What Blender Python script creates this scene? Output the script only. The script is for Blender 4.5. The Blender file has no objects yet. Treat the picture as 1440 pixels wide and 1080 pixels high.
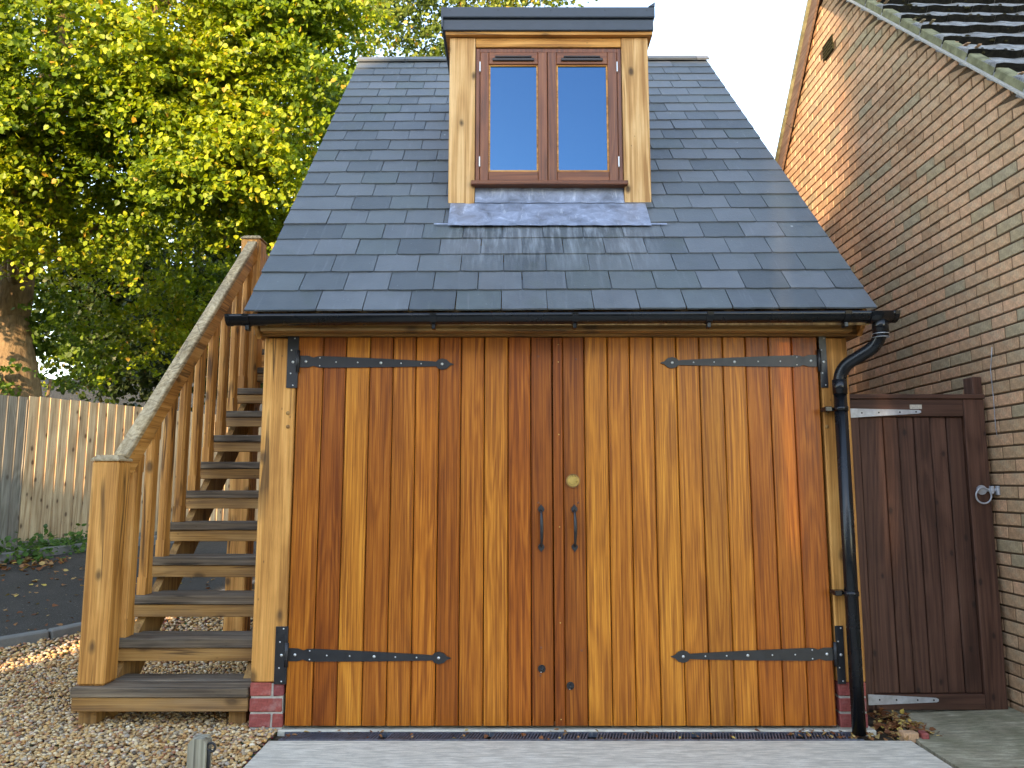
import bpy, math, random
import numpy as np
from mathutils import Vector, Matrix
random.seed(7)
rng = np.random.default_rng(11)
R = math.radians
SC = bpy.context.scene
COL = SC.collection

# ------------------------------------------------------------------ camera, sky, sun, exposure
CH, TH, FPX = 1.197, R(7.5), 1081.0
cam_d = bpy.data.cameras.new('camera')
cam = bpy.data.objects.new('camera', cam_d); COL.objects.link(cam)
cam.location = (0, 0, CH); cam.rotation_euler = (math.pi/2 + TH, 0, 0)
cam_d.sensor_width = 36; cam_d.lens = FPX/1440*36; cam_d.clip_end = 2000; cam_d.clip_start = .05
SC.camera = cam

SUN_EL, SUN_AZ = R(13), R(20)          # azimuth: degrees west of straight behind the camera
sdir = Vector((-math.sin(SUN_AZ)*math.cos(SUN_EL), -math.cos(SUN_AZ)*math.cos(SUN_EL), math.sin(SUN_EL)))
world = bpy.data.worlds.new('World'); SC.world = world; world.use_nodes = True
wn = world.node_tree; wn.nodes.clear()
wo = wn.nodes.new('ShaderNodeOutputWorld'); wb = wn.nodes.new('ShaderNodeBackground')
sk = wn.nodes.new('ShaderNodeTexSky'); sk.sky_type = 'NISHITA'; sk.sun_disc = False
sk.sun_elevation = SUN_EL; sk.sun_rotation = math.atan2(sdir.x, sdir.y)
sk.air_density = 1.0; sk.dust_density = .25; sk.ozone_density = 1.0
wn.links.new(sk.outputs[0], wb.inputs[0]); wn.links.new(wb.outputs[0], wo.inputs[0])
wb.inputs[1].default_value = 0.15
sun_d = bpy.data.lights.new('sun', 'SUN'); sun_d.energy = 2.1; sun_d.angle = R(.6); sun_d.color = (1, .80, .55)
sun = bpy.data.objects.new('sun', sun_d); COL.objects.link(sun)
sun.rotation_euler = (-sdir).to_track_quat('-Z', 'Y').to_euler()
vs = SC.view_settings
vs.view_transform = 'Standard'; vs.look = 'None'; vs.gamma = 1; vs.use_curve_mapping = False
vs.exposure = 2.75
vs.use_white_balance = True; vs.white_balance_temperature = 7500; vs.white_balance_tint = 17

# ------------------------------------------------------------------ helpers: picture ray -> metres
_c, _s = math.cos(TH), math.sin(TH)
def ray(x, y):
    v = (540-y)/FPX; fw = _c-v*_s
    return (x-720)/FPX/fw, (_s+v*_c)/fw
def at(x, y, Y):
    a, r = ray(x, y); return Vector((a*Y, Y, CH+r*Y))
def project(p):
    d = p[1]*_c+(p[2]-CH)*_s; u = -p[1]*_s+(p[2]-CH)*_c
    return 720+FPX*p[0]/d, 540-FPX*u/d

# ------------------------------------------------------------------ mesh builder
class MB:
    def __init__(s): s.v = []; s.f = []; s.smooth = []
    def add(s, vs_, fs, M=None, smooth=False):
        o = len(s.v)
        for p in vs_:
            p = Vector(p)
            s.v.append(tuple(M @ p) if M is not None else tuple(p))
        for f in fs: s.f.append(tuple(o+i for i in f)); s.smooth.append(smooth)
        return s
    def box(s, x0, x1, y0, y1, z0, z1, M=None, b=0):
        if b <= 0:
            vs_ = [(x, y, z) for x in (x0, x1) for y in (y0, y1) for z in (z0, z1)]
            fs = [(0,1,3,2),(4,6,7,5),(0,4,5,1),(2,3,7,6),(0,2,6,4),(1,5,7,3)]
            return s.add(vs_, fs, M)
        b = min(b, (x1-x0)*.45, (y1-y0)*.45, (z1-z0)*.45)
        c = Vector(((x0+x1)/2, (y0+y1)/2, (z0+z1)/2)); h = Vector(((x1-x0)/2, (y1-y0)/2, (z1-z0)/2))
        vs_ = []; idx = {}
        for sx in (-1,1):
            for sy in (-1,1):
                for sz in (-1,1):
                    for a in range(3):
                        sg = (sx, sy, sz)
                        p = [c[i]+sg[i]*(h[i]-(0 if i == a else b)) for i in range(3)]
                        idx[(sx,sy,sz,a)] = len(vs_); vs_.append(Vector(p))
        fs = []
        for a in range(3):
            o = [i for i in range(3) if i != a]
            for sg in (-1, 1):
                q = []
                for t in ((-1,-1),(1,-1),(1,1),(-1,1)):
                    k = [0,0,0]; k[a] = sg; k[o[0]] = t[0]; k[o[1]] = t[1]; q.append(idx[(*k, a)])
                fs.append(q)
            for t0 in (-1, 1):
                for t1 in (-1, 1):
                    q = []
                    for e, m in ((-1,0),(-1,1),(1,1),(1,0)):
                        k = [0,0,0]; k[a] = e; k[o[0]] = t0; k[o[1]] = t1; q.append(idx[(*k, o[m])])
                    fs.append(q)
        for sx in (-1,1):
            for sy in (-1,1):
                for sz in (-1,1): fs.append([idx[(sx,sy,sz,a)] for a in range(3)])
        out = []
        for q in fs:
            n = (vs_[q[1]]-vs_[q[0]]).cross(vs_[q[2]]-vs_[q[0]])
            m = sum((vs_[i] for i in q), Vector())/len(q)-c
            out.append(tuple(q) if n.dot(m) > 0 else tuple(reversed(q)))
        return s.add(vs_, out, M)
    def beam(s, p0, p1, w, h, up=(0,0,1), b=0):
        p0, p1 = Vector(p0), Vector(p1); d = (p1-p0); L = d.length; d.normalize()
        r = d.cross(Vector(up)).normalized(); u = r.cross(d)
        M = Matrix(((r.x,d.x,u.x,p0.x),(r.y,d.y,u.y,p0.y),(r.z,d.z,u.z,p0.z),(0,0,0,1)))
        return s.box(-w/2, w/2, 0, L, -h/2, h/2, M, b)
    def tube(s, pts, rad, n=12, cap=True, smooth=True):
        pts = [Vector(p) for p in pts]
        if not hasattr(rad, '__len__'): rad = [rad]*len(pts)
        o = len(s.v); prev = None
        for i, p in enumerate(pts):
            d = (pts[min(i+1, len(pts)-1)]-pts[max(i-1, 0)]).normalized()
            if prev is None:
                a = Vector((0,0,1)) if abs(d.z) < .9 else Vector((1,0,0))
                u = d.cross(a).normalized()
            else: u = (prev-d*prev.dot(d)).normalized()
            prev = u; w = d.cross(u)
            for k in range(n):
                t = 2*math.pi*k/n
                s.v.append(tuple(p+(u*math.cos(t)+w*math.sin(t))*rad[i]))
        for i in range(len(pts)-1):
            for k in range(n):
                a = o+i*n+k; b_ = o+i*n+(k+1) % n
                s.f.append((a, b_, b_+n, a+n)); s.smooth.append(smooth)
        if cap:
            s.f.append(tuple(o+k for k in reversed(range(n)))); s.smooth.append(False)
            e = o+(len(pts)-1)*n
            s.f.append(tuple(e+k for k in range(n))); s.smooth.append(False)
        return s
    def prism(s, poly, y0, y1, M=None):        # polygon in x,z extruded along y
        n = len(poly)
        vs_ = [(p[0], y0, p[1]) for p in poly]+[(p[0], y1, p[1]) for p in poly]
        fs = [tuple(range(n)), tuple(reversed(range(n, 2*n)))]+[(i, i+n, (i+1) % n+n, (i+1) % n) for i in range(n)]
        return s.add(vs_, fs, M)
    def dome(s, c, r, h, d=Vector((0,-1,0)), n=8):   # low screw head
        c = Vector(c); a = Vector((0,0,1)) if abs(d.z) < .9 else Vector((1,0,0))
        u = d.cross(a).normalized(); w = d.cross(u); o = len(s.v)
        for rr, hh in ((r, 0), (r*.75, h*.7)):
            for k in range(n):
                t = 2*math.pi*k/n; s.v.append(tuple(c+(u*math.cos(t)+w*math.sin(t))*rr+d*hh))
        s.v.append(tuple(c+d*h))
        for k in range(n):
            k2 = (k+1) % n
            s.f.append((o+k, o+k2, o+n+k2, o+n+k)); s.smooth.append(True)
            s.f.append((o+n+k, o+n+k2, o+2*n)); s.smooth.append(True)
        return s
    def mesh(s, name):
        me = bpy.data.meshes.new(name); me.from_pydata(s.v, [], s.f)
        me.polygons.foreach_set('use_smooth', s.smooth); me.update()
        return me
    def build(s, name, mat, parent=None, fix=True, **kw):
        me = s.mesh(name)
        if fix:
            import bmesh
            bm = bmesh.new(); bm.from_mesh(me); bmesh.ops.recalc_face_normals(bm, faces=bm.faces); bm.to_mesh(me); bm.free()
        me.materials.append(mat)
        return link(name, me, parent, **kw)

def link(name, me, parent=None, loc=None, color=None, **props):
    o = bpy.data.objects.new(name, me); COL.objects.link(o)
    if parent: o.parent = parent
    if loc is not None: o.location = loc
    if color is not None: o.color = (*color, 1) if len(color) == 3 else color
    for k, v in props.items(): o[k] = v
    return o
def thing(name, label, cat, loc=(0,0,0), group=None):
    o = link(name, None, None, loc); o['label'] = label; o['category'] = cat
    if group: o['group'] = group
    return o
def np_mesh(name, V, F, mat, smooth=False, attrs=None, vattrs=None):
    """V (n,3); F (m,k) constant k"""
    me = bpy.data.meshes.new(name); m, k = F.shape
    me.vertices.add(len(V)); me.vertices.foreach_set('co', V.astype(np.float32).ravel())
    me.loops.add(m*k); me.loops.foreach_set('vertex_index', F.astype(np.int32).ravel())
    me.polygons.add(m); me.polygons.foreach_set('loop_start', np.arange(0, m*k, k, dtype=np.int32))
    try: me.polygons.foreach_set('loop_total', np.full(m, k, dtype=np.int32))
    except Exception: pass
    me.polygons.foreach_set('use_smooth', np.full(m, smooth))
    for an, arr in (attrs or {}).items():
        a = me.attributes.new(an, 'FLOAT', 'FACE'); a.data.foreach_set('value', arr.astype(np.float32))
    me.update(calc_edges=True); me.materials.append(mat)
    return me

# ------------------------------------------------------------------ materials
class Mat:
    def __init__(s, name, rough=.6, spec=.5):
        s.m = bpy.data.materials.new(name); s.m.use_nodes = True; s.nt = s.m.node_tree; s.N = s.nt.nodes
        s.p = s.N['Principled BSDF']; s.p.inputs['Roughness'].default_value = rough
        s.p.inputs['Specular IOR Level'].default_value = spec
        s.tc = s.N.new('ShaderNodeTexCoord'); s.oi = s.N.new('ShaderNodeObjectInfo')
    def l(s, a, b): s.nt.links.new(a, b)
    def val(s, x, sock):
        if isinstance(x, (int, float)): sock.default_value = x
        elif isinstance(x, (tuple, list)): sock.default_value = (*x, 1) if len(x) == 3 and len(sock.default_value) == 4 else x
        else: s.l(x, sock)
    def math(s, op, a, b=0, clamp=False):
        n = s.N.new('ShaderNodeMath'); n.operation = op; n.use_clamp = clamp
        s.val(a, n.inputs[0]); s.val(b, n.inputs[1]); return n.outputs[0]
    def coords(s, scale=(1,1,1), rand=True, which='Object', rot=(0,0,0)):
        src = s.tc.outputs[which]
        if rand:
            k = s.N.new('ShaderNodeVectorMath'); k.operation = 'SCALE'; k.inputs[0].default_value = (37.3, 91.7, 53.1)
            s.l(s.oi.outputs['Random'], k.inputs['Scale'])
            a = s.N.new('ShaderNodeVectorMath'); a.operation = 'ADD'; s.l(src, a.inputs[0]); s.l(k.outputs[0], a.inputs[1]); src = a.outputs[0]
        m = s.N.new('ShaderNodeMapping'); m.inputs['Scale'].default_value = scale; m.inputs['Rotation'].default_value = rot; s.l(src, m.inputs[0])
        return m.outputs[0]
    def noise(s, co, scale=5, detail=4, rough=.55, dist=0):
        n = s.N.new('ShaderNodeTexNoise'); s.l(co, n.inputs['Vector']); n.inputs['Scale'].default_value = scale
        n.inputs['Detail'].default_value = detail; n.inputs['Roughness'].default_value = rough; n.inputs['Distortion'].default_value = dist
        return n.outputs[0]
    def voro(s, co, scale=5, rnd=1, out='Distance', dim='3D'):
        n = s.N.new('ShaderNodeTexVoronoi'); n.voronoi_dimensions = dim; s.l(co, n.inputs['Vector']); n.inputs['Scale'].default_value = scale
        n.inputs['Randomness'].default_value = rnd; return n.outputs[out]
    def ramp(s, x, stops, interp='LINEAR'):
        n = s.N.new('ShaderNodeValToRGB'); s.l(x, n.inputs[0]); e = n.color_ramp.elements; n.color_ramp.interpolation = interp
        while len(e) < len(stops): e.new(.5)
        for i, (p, c) in enumerate(stops):
            e[i].position = p; e[i].color = (*c, 1) if hasattr(c, '__len__') else (c, c, c, 1)
        return n.outputs[0]
    def mix(s, f, a, b, mode='MIX'):
        n = s.N.new('ShaderNodeMix'); n.data_type = 'RGBA'; n.blend_type = mode; n.clamp_factor = True
        s.val(f, n.inputs[0]); s.val(a, n.inputs[6]); s.val(b, n.inputs[7]); return n.outputs[2]
    def mapr(s, x, a, b, c=0, d=1):
        n = s.N.new('ShaderNodeMapRange'); s.l(x, n.inputs[0])
        for i, v in enumerate((a, b, c, d)): n.inputs[i+1].default_value = v
        return n.outputs[0]
    def attr(s, name):
        n = s.N.new('ShaderNodeAttribute'); n.attribute_name = name; return n.outputs['Fac']
    def bump(s, h, strength=.3, dist=.01):
        n = s.N.new('ShaderNodeBump'); s.l(h, n.inputs['Height']); n.inputs['Strength'].default_value = strength
        n.inputs['Distance'].default_value = dist; s.l(n.outputs[0], s.p.inputs['Normal']); return n
    def col(s, c): s.val(c, s.p.inputs['Base Color']); return s
    def rough(s, x): s.val(x, s.p.inputs['Roughness']); return s

def axis_scale(axis, a, l):
    return tuple(l if i == 'xyz'.index(axis) else a for i in range(3))

def wood(name, dark, mid, light, axis='z', rough=.5, patchy=.45, knots=0.0, rings=9, ring_mix=.6, tint=False, bump=.25, spec=.4,
         grey=0, stretch=.07, knotcol=(.05,.025,.01), crack=0, knot_scale=3.2, fine=1.0, coat=0):
    m = Mat(name, rough, spec)
    co = m.coords(axis_scale(axis, 1, stretch)); co2 = m.coords(axis_scale(axis, 1, .012)); plain = m.coords()
    big = m.noise(co, 7, 2, .5, .6)                       # slow figure
    ring = m.math('SINE', m.math('MULTIPLY', big, rings*6.28)); ring = m.mapr(ring, -1, 1)
    fib = m.noise(co2, 260, 3, .7)                        # fibre
    band = m.noise(co2, 55, 3, .6)                        # ribbon stripes
    f = m.math('ADD', m.math('MULTIPLY', ring, .35*ring_mix), m.math('MULTIPLY', band, .65))
    f = m.math('ADD', f, m.math('MULTIPLY', m.math('SUBTRACT', fib, .5), .55*fine))
    patch = m.noise(plain, 2.3, 3, .6)
    f = m.math('ADD', f, m.math('MULTIPLY', m.math('SUBTRACT', patch, .5), patchy))
    hi = m.noise(m.coords(axis_scale(axis, 1, .02)), 130, 2, .6)
    f = m.math('ADD', f, m.math('MULTIPLY', m.math('SUBTRACT', hi, .5), .45*fine))
    c = m.ramp(f, [(.22, dark), (.47, mid), (.72, light)])
    if tint:
        c = m.mix(1, c, m.oi.outputs['Color'], 'MULTIPLY')
    else:
        rv = m.mapr(m.oi.outputs['Random'], 0, 1, .86, 1.12)
        g = m.N.new('ShaderNodeCombineColor'); [m.l(rv, g.inputs[i]) for i in range(3)]
        c = m.mix(1, c, g.outputs[0], 'MULTIPLY')
    pore = m.mapr(m.noise(m.coords(axis_scale(axis, 1, .05)), 420, 2, .5), .62, .78)
    c = m.mix(m.math('MULTIPLY', pore, .35), c, tuple(x*.35 for x in dark))
    if grey:
        gr = m.mapr(m.noise(m.coords(axis_scale(axis, 1, .25)), 6, 4, .65), .42, .68)
        c = m.mix(m.math('MULTIPLY', gr, grey), c, m.ramp(fib, [(.3, (.075,.060,.045)), (.7, (.27,.23,.18))]))
    h = m.math('ADD', fib, m.math('MULTIPLY', ring, .3))
    if knots:
        sx_ = m.N.new('ShaderNodeSeparateXYZ'); m.l(plain, sx_.inputs[0]); X_, Y_, Z_ = sx_.outputs
        A_, B_, C_ = {'z': (Z_, X_, Y_), 'x': (X_, Z_, Y_), 'y': (Y_, Z_, X_)}[axis]
        cx_ = m.N.new('ShaderNodeCombineXYZ'); m.l(m.math('MULTIPLY', A_, .55), cx_.inputs[0]); m.l(m.math('ADD', B_, m.math('MULTIPLY', C_, .7)), cx_.inputs[1])
        wco = cx_.outputs[0]; wob = m.noise(plain, 9, 2, .5)
        d = m.voro(wco, knot_scale, 1, dim='2D'); d = m.math('ADD', d, m.math('MULTIPLY', m.math('SUBTRACT', wob, .5), .10))
        k = m.mapr(d, .03, .085, 1, 0); halo = m.mapr(d, .07, .24, 1, 0)
        c = m.mix(m.math('MULTIPLY', halo, .35*knots), c, tuple(x*.55 for x in mid))
        c = m.mix(m.math('MULTIPLY', k, knots), c, knotcol)
        d2 = m.voro(wco, knot_scale*4.3, 1, dim='2D'); k2 = m.mapr(d2, .03, .07, 1, 0)
        sel = m.mapr(m.noise(plain, 4, 1), .56, .6)
        c = m.mix(m.math('MULTIPLY', m.math('MULTIPLY', k2, sel), .7*knots), c, knotcol)
    if crack:
        cn = m.noise(m.coords(axis_scale(axis, 1, .05)), 9, 2, .5, .4)
        ck = m.mapr(m.math('ABSOLUTE', m.math('SUBTRACT', cn, .5)), .006, .022, 1, 0)
        sel = m.mapr(m.noise(plain, 1.8, 1), .52, .60)
        ck = m.math('MULTIPLY', ck, sel)
        c = m.mix(m.math('MULTIPLY', ck, crack), c, tuple(x*.15 for x in dark)); h = m.math('SUBTRACT', h, m.math('MULTIPLY', ck, 2))
    m.col(c); m.bump(h, bump, .002)
    m.rough(m.mapr(fib, .2, .8, rough-.08, rough+.12))
    if coat: m.p.inputs['Coat Weight'].default_value = coat; m.p.inputs['Coat Roughness'].default_value = .25
    return m.m

def simple(name, color, rough=.5, metal=0, spec=.5, var=.15, scale=12, bump=.0):
    m = Mat(name, rough, spec); n = m.noise(m.coords(), scale, 5, .6)
    a = tuple(max(0, x*(1-var)) for x in color); b = tuple(min(1, x*(1+var)) for x in color)
    m.col(m.ramp(n, [(.3, a), (.7, b)])); m.p.inputs['Metallic'].default_value = metal
    m.rough(m.mapr(n, .3, .7, max(.02, rough-.08), rough+.08))
    if bump: m.bump(m.noise(m.coords(), scale*8, 4, .6), bump, .003)
    return m.m

M = {}
M['iroko'] = wood('iroko', (.26,.074,.009), (.48,.160,.018), (.66,.265,.036), patchy=.12, rough=.38, tint=True, rings=10, ring_mix=.45, bump=.25, spec=.32, fine=1.5)
M['iroko_frame'] = wood('iroko_frame', (.12,.038,.015), (.20,.062,.024), (.27,.095,.035), rough=.4, bump=.15, spec=.45)
M['iroko_frame_x'] = wood('iroko_frame_x', (.12,.038,.015), (.20,.062,.024), (.27,.095,.035), axis='x', rough=.4, bump=.15)
oak_c = ((.34,.135,.026), (.61,.275,.065), (.78,.41,.125))
M['oak'] = wood('oak', *oak_c, knots=.75, rough=.65, crack=.8, ring_mix=.5, rings=5, knot_scale=3.4)
M['oak_x'] = wood('oak_x', *oak_c, axis='x', knots=.6, rough=.65, crack=.7, rings=5)
M['oak_y'] = wood('oak_y', *oak_c, axis='y', knots=.6, rough=.65, crack=.7, rings=5)
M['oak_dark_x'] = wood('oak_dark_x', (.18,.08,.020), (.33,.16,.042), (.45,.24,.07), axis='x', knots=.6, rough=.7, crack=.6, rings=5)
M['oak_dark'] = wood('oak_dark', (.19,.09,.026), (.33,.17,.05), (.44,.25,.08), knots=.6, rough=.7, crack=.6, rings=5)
M['under'] = wood('weathered_oak', (.20,.09,.024), (.40,.20,.055), (.54,.30,.10), axis='x', knots=.7, rough=.7, crack=.7, rings=5, grey=.35)
M['pale_oak'] = wood('pale_oak', (.43,.205,.065), (.67,.37,.14), (.84,.53,.25), knots=.85, rough=.7, rings=6, ring_mix=.8, knot_scale=4)
M['tread'] = wood('tread', (.06,.042,.028), (.14,.10,.065), (.26,.19,.12), axis='x', grey=.7, rough=.8, knots=.4, crack=.8)
M['rail_grey'] = wood('rail_grey', (.26,.18,.09), (.46,.34,.19), (.60,.47,.29), axis='y', grey=.3, rough=.8, crack=.5)
M['larch'] = wood('larch', (.30,.19,.095), (.48,.34,.19), (.62,.48,.30), knots=.9, rough=.8, rings=6, knot_scale=4.5, grey=.12, knotcol=(.09,.045,.02))
M['fence_grey'] = wood('fence_grey', (.13,.115,.085), (.22,.20,.155), (.32,.29,.23), knots=.6, rough=.9, grey=.7, knot_scale=4)
M['brown_wood'] = wood('brown_wood', (.052,.021,.012), (.095,.041,.025), (.135,.064,.040), knots=.75, rough=.6, knot_scale=6.5, knotcol=(.018,.009,.006), bump=.4)
M['brown_wood_x'] = wood('brown_wood_x', (.055,.023,.013), (.098,.043,.026), (.14,.066,.042), axis='x', knots=.3, rough=.6, bump=.35)
M['barge'] = wood('barge', (.10,.06,.042), (.16,.10,.07), (.22,.145,.10), axis='y', rough=.8)  # shade put into the colour: boards darkened to read as unlit
M['black'] = simple('black_iron', (.018,.018,.02), .42, 0, .5, .2, 30, .12)
M['gutter'] = simple('gutter_plastic', (.007,.008,.010), .25, 0, .4, .3, 8)
M['gutter_metal'] = simple('dark_metal_trim', (.035,.045,.06), .38, 0, .5, .2, 9)
M['screw'] = simple('zinc_screw', (.62,.62,.6), .35, .8, .5, .1)
M['brass'] = simple('brass', (.62,.42,.14), .32, 1, .5, .12, 25)
M['steel'] = simple('galvanised_steel', (.50,.52,.55), .5, .55, .5, .25, 22)
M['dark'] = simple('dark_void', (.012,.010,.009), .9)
M['label'] = simple('paper_label', (.55,.50,.42), .6, 0, .3, .3, 120)
M['plastic_brown'] = simple('dark_vent', (.03,.018,.013), .4)

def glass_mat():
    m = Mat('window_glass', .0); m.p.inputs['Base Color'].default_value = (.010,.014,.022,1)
    m.p.inputs['IOR'].default_value = 2.2; m.p.inputs['Specular Tint'].default_value = (.17,.50,1,1)  # blue tint paints a deeper sky into the pane's reflection
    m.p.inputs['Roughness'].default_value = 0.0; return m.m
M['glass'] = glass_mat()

def slate_mat():
    m = Mat('slate', .48, .5)
    co = m.coords(); st = m.coords((1, .08, 1))
    n = m.noise(co, 9, 6, .65); s1 = m.noise(st, 40, 4, .6); fine = m.noise(co, 120, 4, .6)
    base = m.ramp(m.oi.outputs['Random'], [(0, (.068,.078,.084)), (.35, (.092,.104,.112)), (.7, (.118,.128,.138)), (1, (.082,.098,.098))])
    c = m.mix(1, base, m.ramp(n, [(.25, (.80,.80,.80)), (.75, (1.2,1.2,1.2))]), 'MULTIPLY')
    c = m.mix(m.mapr(s1, .60, .74, 0, .4), c, (.17,.18,.20))
    spots = m.voro(co, 7); blot = m.mapr(m.math('ADD', spots, m.math('MULTIPLY', m.noise(co, 40, 3), .10)), .085, .11, 1, 0)
    sel = m.mapr(m.noise(co, 3.1, 1), .58, .62)
    c = m.mix(m.math('MULTIPLY', m.math('MULTIPLY', blot, sel), .75), c, (.42,.43,.42))
    sc2 = m.mapr(m.voro(co, 24), .05, .09, 1, 0); c = m.mix(m.math('MULTIPLY', m.math('MULTIPLY', sc2, m.mapr(m.noise(co, 6, 2), .5, .6)), .45), c, (.34,.36,.36))
    wp = m.tc.outputs['Object']; geo = m.N.new('ShaderNodeNewGeometry'); sp_ = m.N.new('ShaderNodeSeparateXYZ'); m.l(geo.outputs['Position'], sp_.inputs[0])
    mpw = m.N.new('ShaderNodeMapping'); mpw.inputs['Scale'].default_value = (1, .10, .10); m.l(geo.outputs['Position'], mpw.inputs[0])
    run = m.mapr(m.noise(mpw.outputs[0], 34, 4, .65), .46, .70)      # lime run-off washed down from the lead apron
    win_ = m.math('MULTIPLY', m.mapr(sp_.outputs[1], 4.05, 4.45, 0, 1), m.mapr(sp_.outputs[1], 4.47, 4.5, 1, 0))
    win_ = m.math('MULTIPLY', win_, m.math('MULTIPLY', m.mapr(sp_.outputs[0], -.45, -.25), m.mapr(sp_.outputs[0], .65, .9, 1, 0)))
    c = m.mix(m.math('MULTIPLY', m.math('MULTIPLY', run, win_), .75), c, (.36,.39,.42))
    green = m.mapr(m.noise(co, 5, 3), .58, .72, 0, .25); c = m.mix(green, c, (.07,.085,.055))
    m.col(c); m.rough(m.mapr(n, .3, .7, .38, .56)); m.bump(m.math('ADD', m.math('MULTIPLY', n, 1.6), fine), .5, .003); return m.m
M['slate'] = slate_mat()

def lead_mat():
    m = Mat('lead', .45, .5); co = m.coords(rand=False)
    n = m.noise(co, 11, 6, .7, .6); v = m.noise(m.coords((1,.25,.25), rand=False), 26, 5, .65)
    c = m.ramp(n, [(.3, (.15,.165,.20)), (.48, (.24,.27,.34)), (.62, (.32,.36,.46)), (.76, (.55,.60,.72))])
    c = m.mix(m.mapr(v, .58, .72, 0, .6), c, (.62,.65,.72)); m.col(c)
    m.p.inputs['Metallic'].default_value = .25; m.rough(m.mapr(n, .3, .7, .35, .6)); m.bump(n, .25, .004); return m.m
M['lead'] = lead_mat()

def brick_mat(name, stops, streak=(.40,.33,.22), streak_amt=.4, rough=.85):
    m = Mat(name, rough, .25); a = m.attr('rnd'); co = m.coords(which='Object', rand=False)
    base = m.ramp(a, stops); n = m.noise(co, 7, 5, .6); f = m.noise(co, 85, 4, .65)
    c = m.mix(1, base, m.ramp(f, [(.3, (.82,.82,.82)), (.7, (1.25,1.24,1.22))]), 'MULTIPLY')
    c = m.mix(1, c, m.ramp(m.noise(co, 22, 3, .6), [(.35, (.88,.87,.86)), (.65, (1.14,1.13,1.12))]), 'MULTIPLY')
    g = m.mapr(m.noise(co, 14, 4, .6), .52, .68, 0, streak_amt)
    c = m.mix(g, c, streak)
    c = m.mix(m.mapr(m.noise(co, 1.2, 3, .5), .45, .65, 0, .35), c, m.mix(1, c, (.80,.79,.76), 'MULTIPLY'))
    m.col(c); m.bump(m.math('ADD', f, n), .6, .004); return m.m
M['brick_tan'] = brick_mat('brick_tan', [(0,(.37,.22,.125)), (.2,(.52,.315,.18)), (.4,(.60,.36,.215)), (.55,(.45,.29,.165)), (.7,(.64,.37,.22)), (.85,(.40,.30,.18)), (.96,(.36,.29,.185)), (1,(.64,.32,.17))])
M['brick_red'] = brick_mat('brick_red', [(0,(.27,.065,.055)), (.5,(.36,.09,.07)), (1,(.22,.055,.055))], (.42,.30,.27), .35)
M['mortar_brown'] = simple('mortar_brown', (.115,.075,.045), .95, 0, .1, .25, 60, .4)
M['mortar_pale'] = simple('mortar_pale', (.42,.39,.34), .95, 0, .1, .2, 60, .4)

def concrete(name, a, b, brush=0, green=0, scale=6):
    m = Mat(name, .85, .3); co = m.coords(rand=False)
    n = m.noise(co, scale, 6, .65); f = m.noise(co, 180, 3, .7)
    c = m.ramp(n, [(.3, a), (.7, b)]); c = m.mix(m.mapr(f, .3, .7, .0, .35), c, tuple(x*.6 for x in a))
    h = f
    if brush:
        bco = m.coords((1, 6, 1), rand=False, rot=(0,0,brush)); w = m.noise(bco, 8, 5, .7, .3)
        c = m.mix(m.mapr(w, .40, .60, 0, .75), c, tuple(x*.6 for x in a)); h = m.math('ADD', f, m.math('MULTIPLY', w, 4))
    if green:
        c = m.mix(m.mapr(m.noise(co, 4, 5, .65), .42, .6, 0, green), c, (.12,.13,.06))
    spots = m.voro(co, 16); dk = m.mapr(spots, .03, .06, 1, 0); c = m.mix(m.math('MULTIPLY', dk, .5), c, (.12,.10,.08))
    m.col(c); m.bump(h, .5, .004); return m.m
M['apron'] = concrete('concrete_pale', (.72,.65,.52), (.90,.83,.69), brush=.05)
M['path'] = concrete('concrete_mossy', (.34,.30,.20), (.66,.60,.43), brush=.75, green=.45)
M['kerb'] = concrete('kerb_concrete', (.15,.145,.13), (.24,.235,.21))
def asphalt():
    m = Mat('asphalt', .9, .3); co = m.coords(rand=False)
    f = m.noise(co, 150, 3, .7); v = m.voro(co, 90); n = m.noise(co, 2.5, 4, .6)
    c = m.ramp(f, [(.3, (.026,.023,.018)), (.55, (.062,.055,.044)), (.75, (.20,.175,.14))])
    c = m.mix(m.mapr(n, .45, .7, 0, .5), c, (.09,.08,.068)); st = m.mapr(m.voro(co, 26), .10, .16, 1, 0); st = m.math('MULTIPLY', st, m.mapr(m.noise(co, 9, 3), .42, .55)); c = m.mix(m.math('MULTIPLY', st, .8), c, (.26,.23,.19)); m.col(c); m.bump(m.math('ADD', f, v), .9, .008); return m.m
M['asphalt'] = asphalt()
M['soil'] = simple('soil', (.075,.058,.040), .95, 0, .1, .5, 30, .8)
def gravel_base():
    m = Mat('gravel_bed', .95, .1); co = m.coords(rand=False); v = m.voro(co, 70, 1, 'Color')
    c = m.mix(1, (.30,.22,.13), v, 'MULTIPLY'); m.col(c); m.bump(m.voro(co, 70), 1, .01); return m.m
M['gravel_base'] = gravel_base()
def pebble():
    m = Mat('pebble', .7, .35); a = m.attr('rnd')
    c = m.ramp(a, [(0,(.10,.08,.065)), (.12,(.40,.20,.07)), (.25,(.62,.46,.25)), (.4,(.46,.29,.13)), (.52,(.72,.60,.42)), (.64,(.24,.20,.16)), (.74,(.58,.35,.13)), (.86,(.36,.33,.30)), (.94,(.34,.13,.06)), (1,(.74,.68,.57))])
    n = m.noise(m.coords(rand=False), 160, 3, .6); c = m.mix(1, c, m.ramp(n, [(.3,(.90,.83,.72)), (.7,(1.32,1.2,1.0))]), 'MULTIPLY')
    m.col(c); return m.m
M['pebble'] = pebble()

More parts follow.
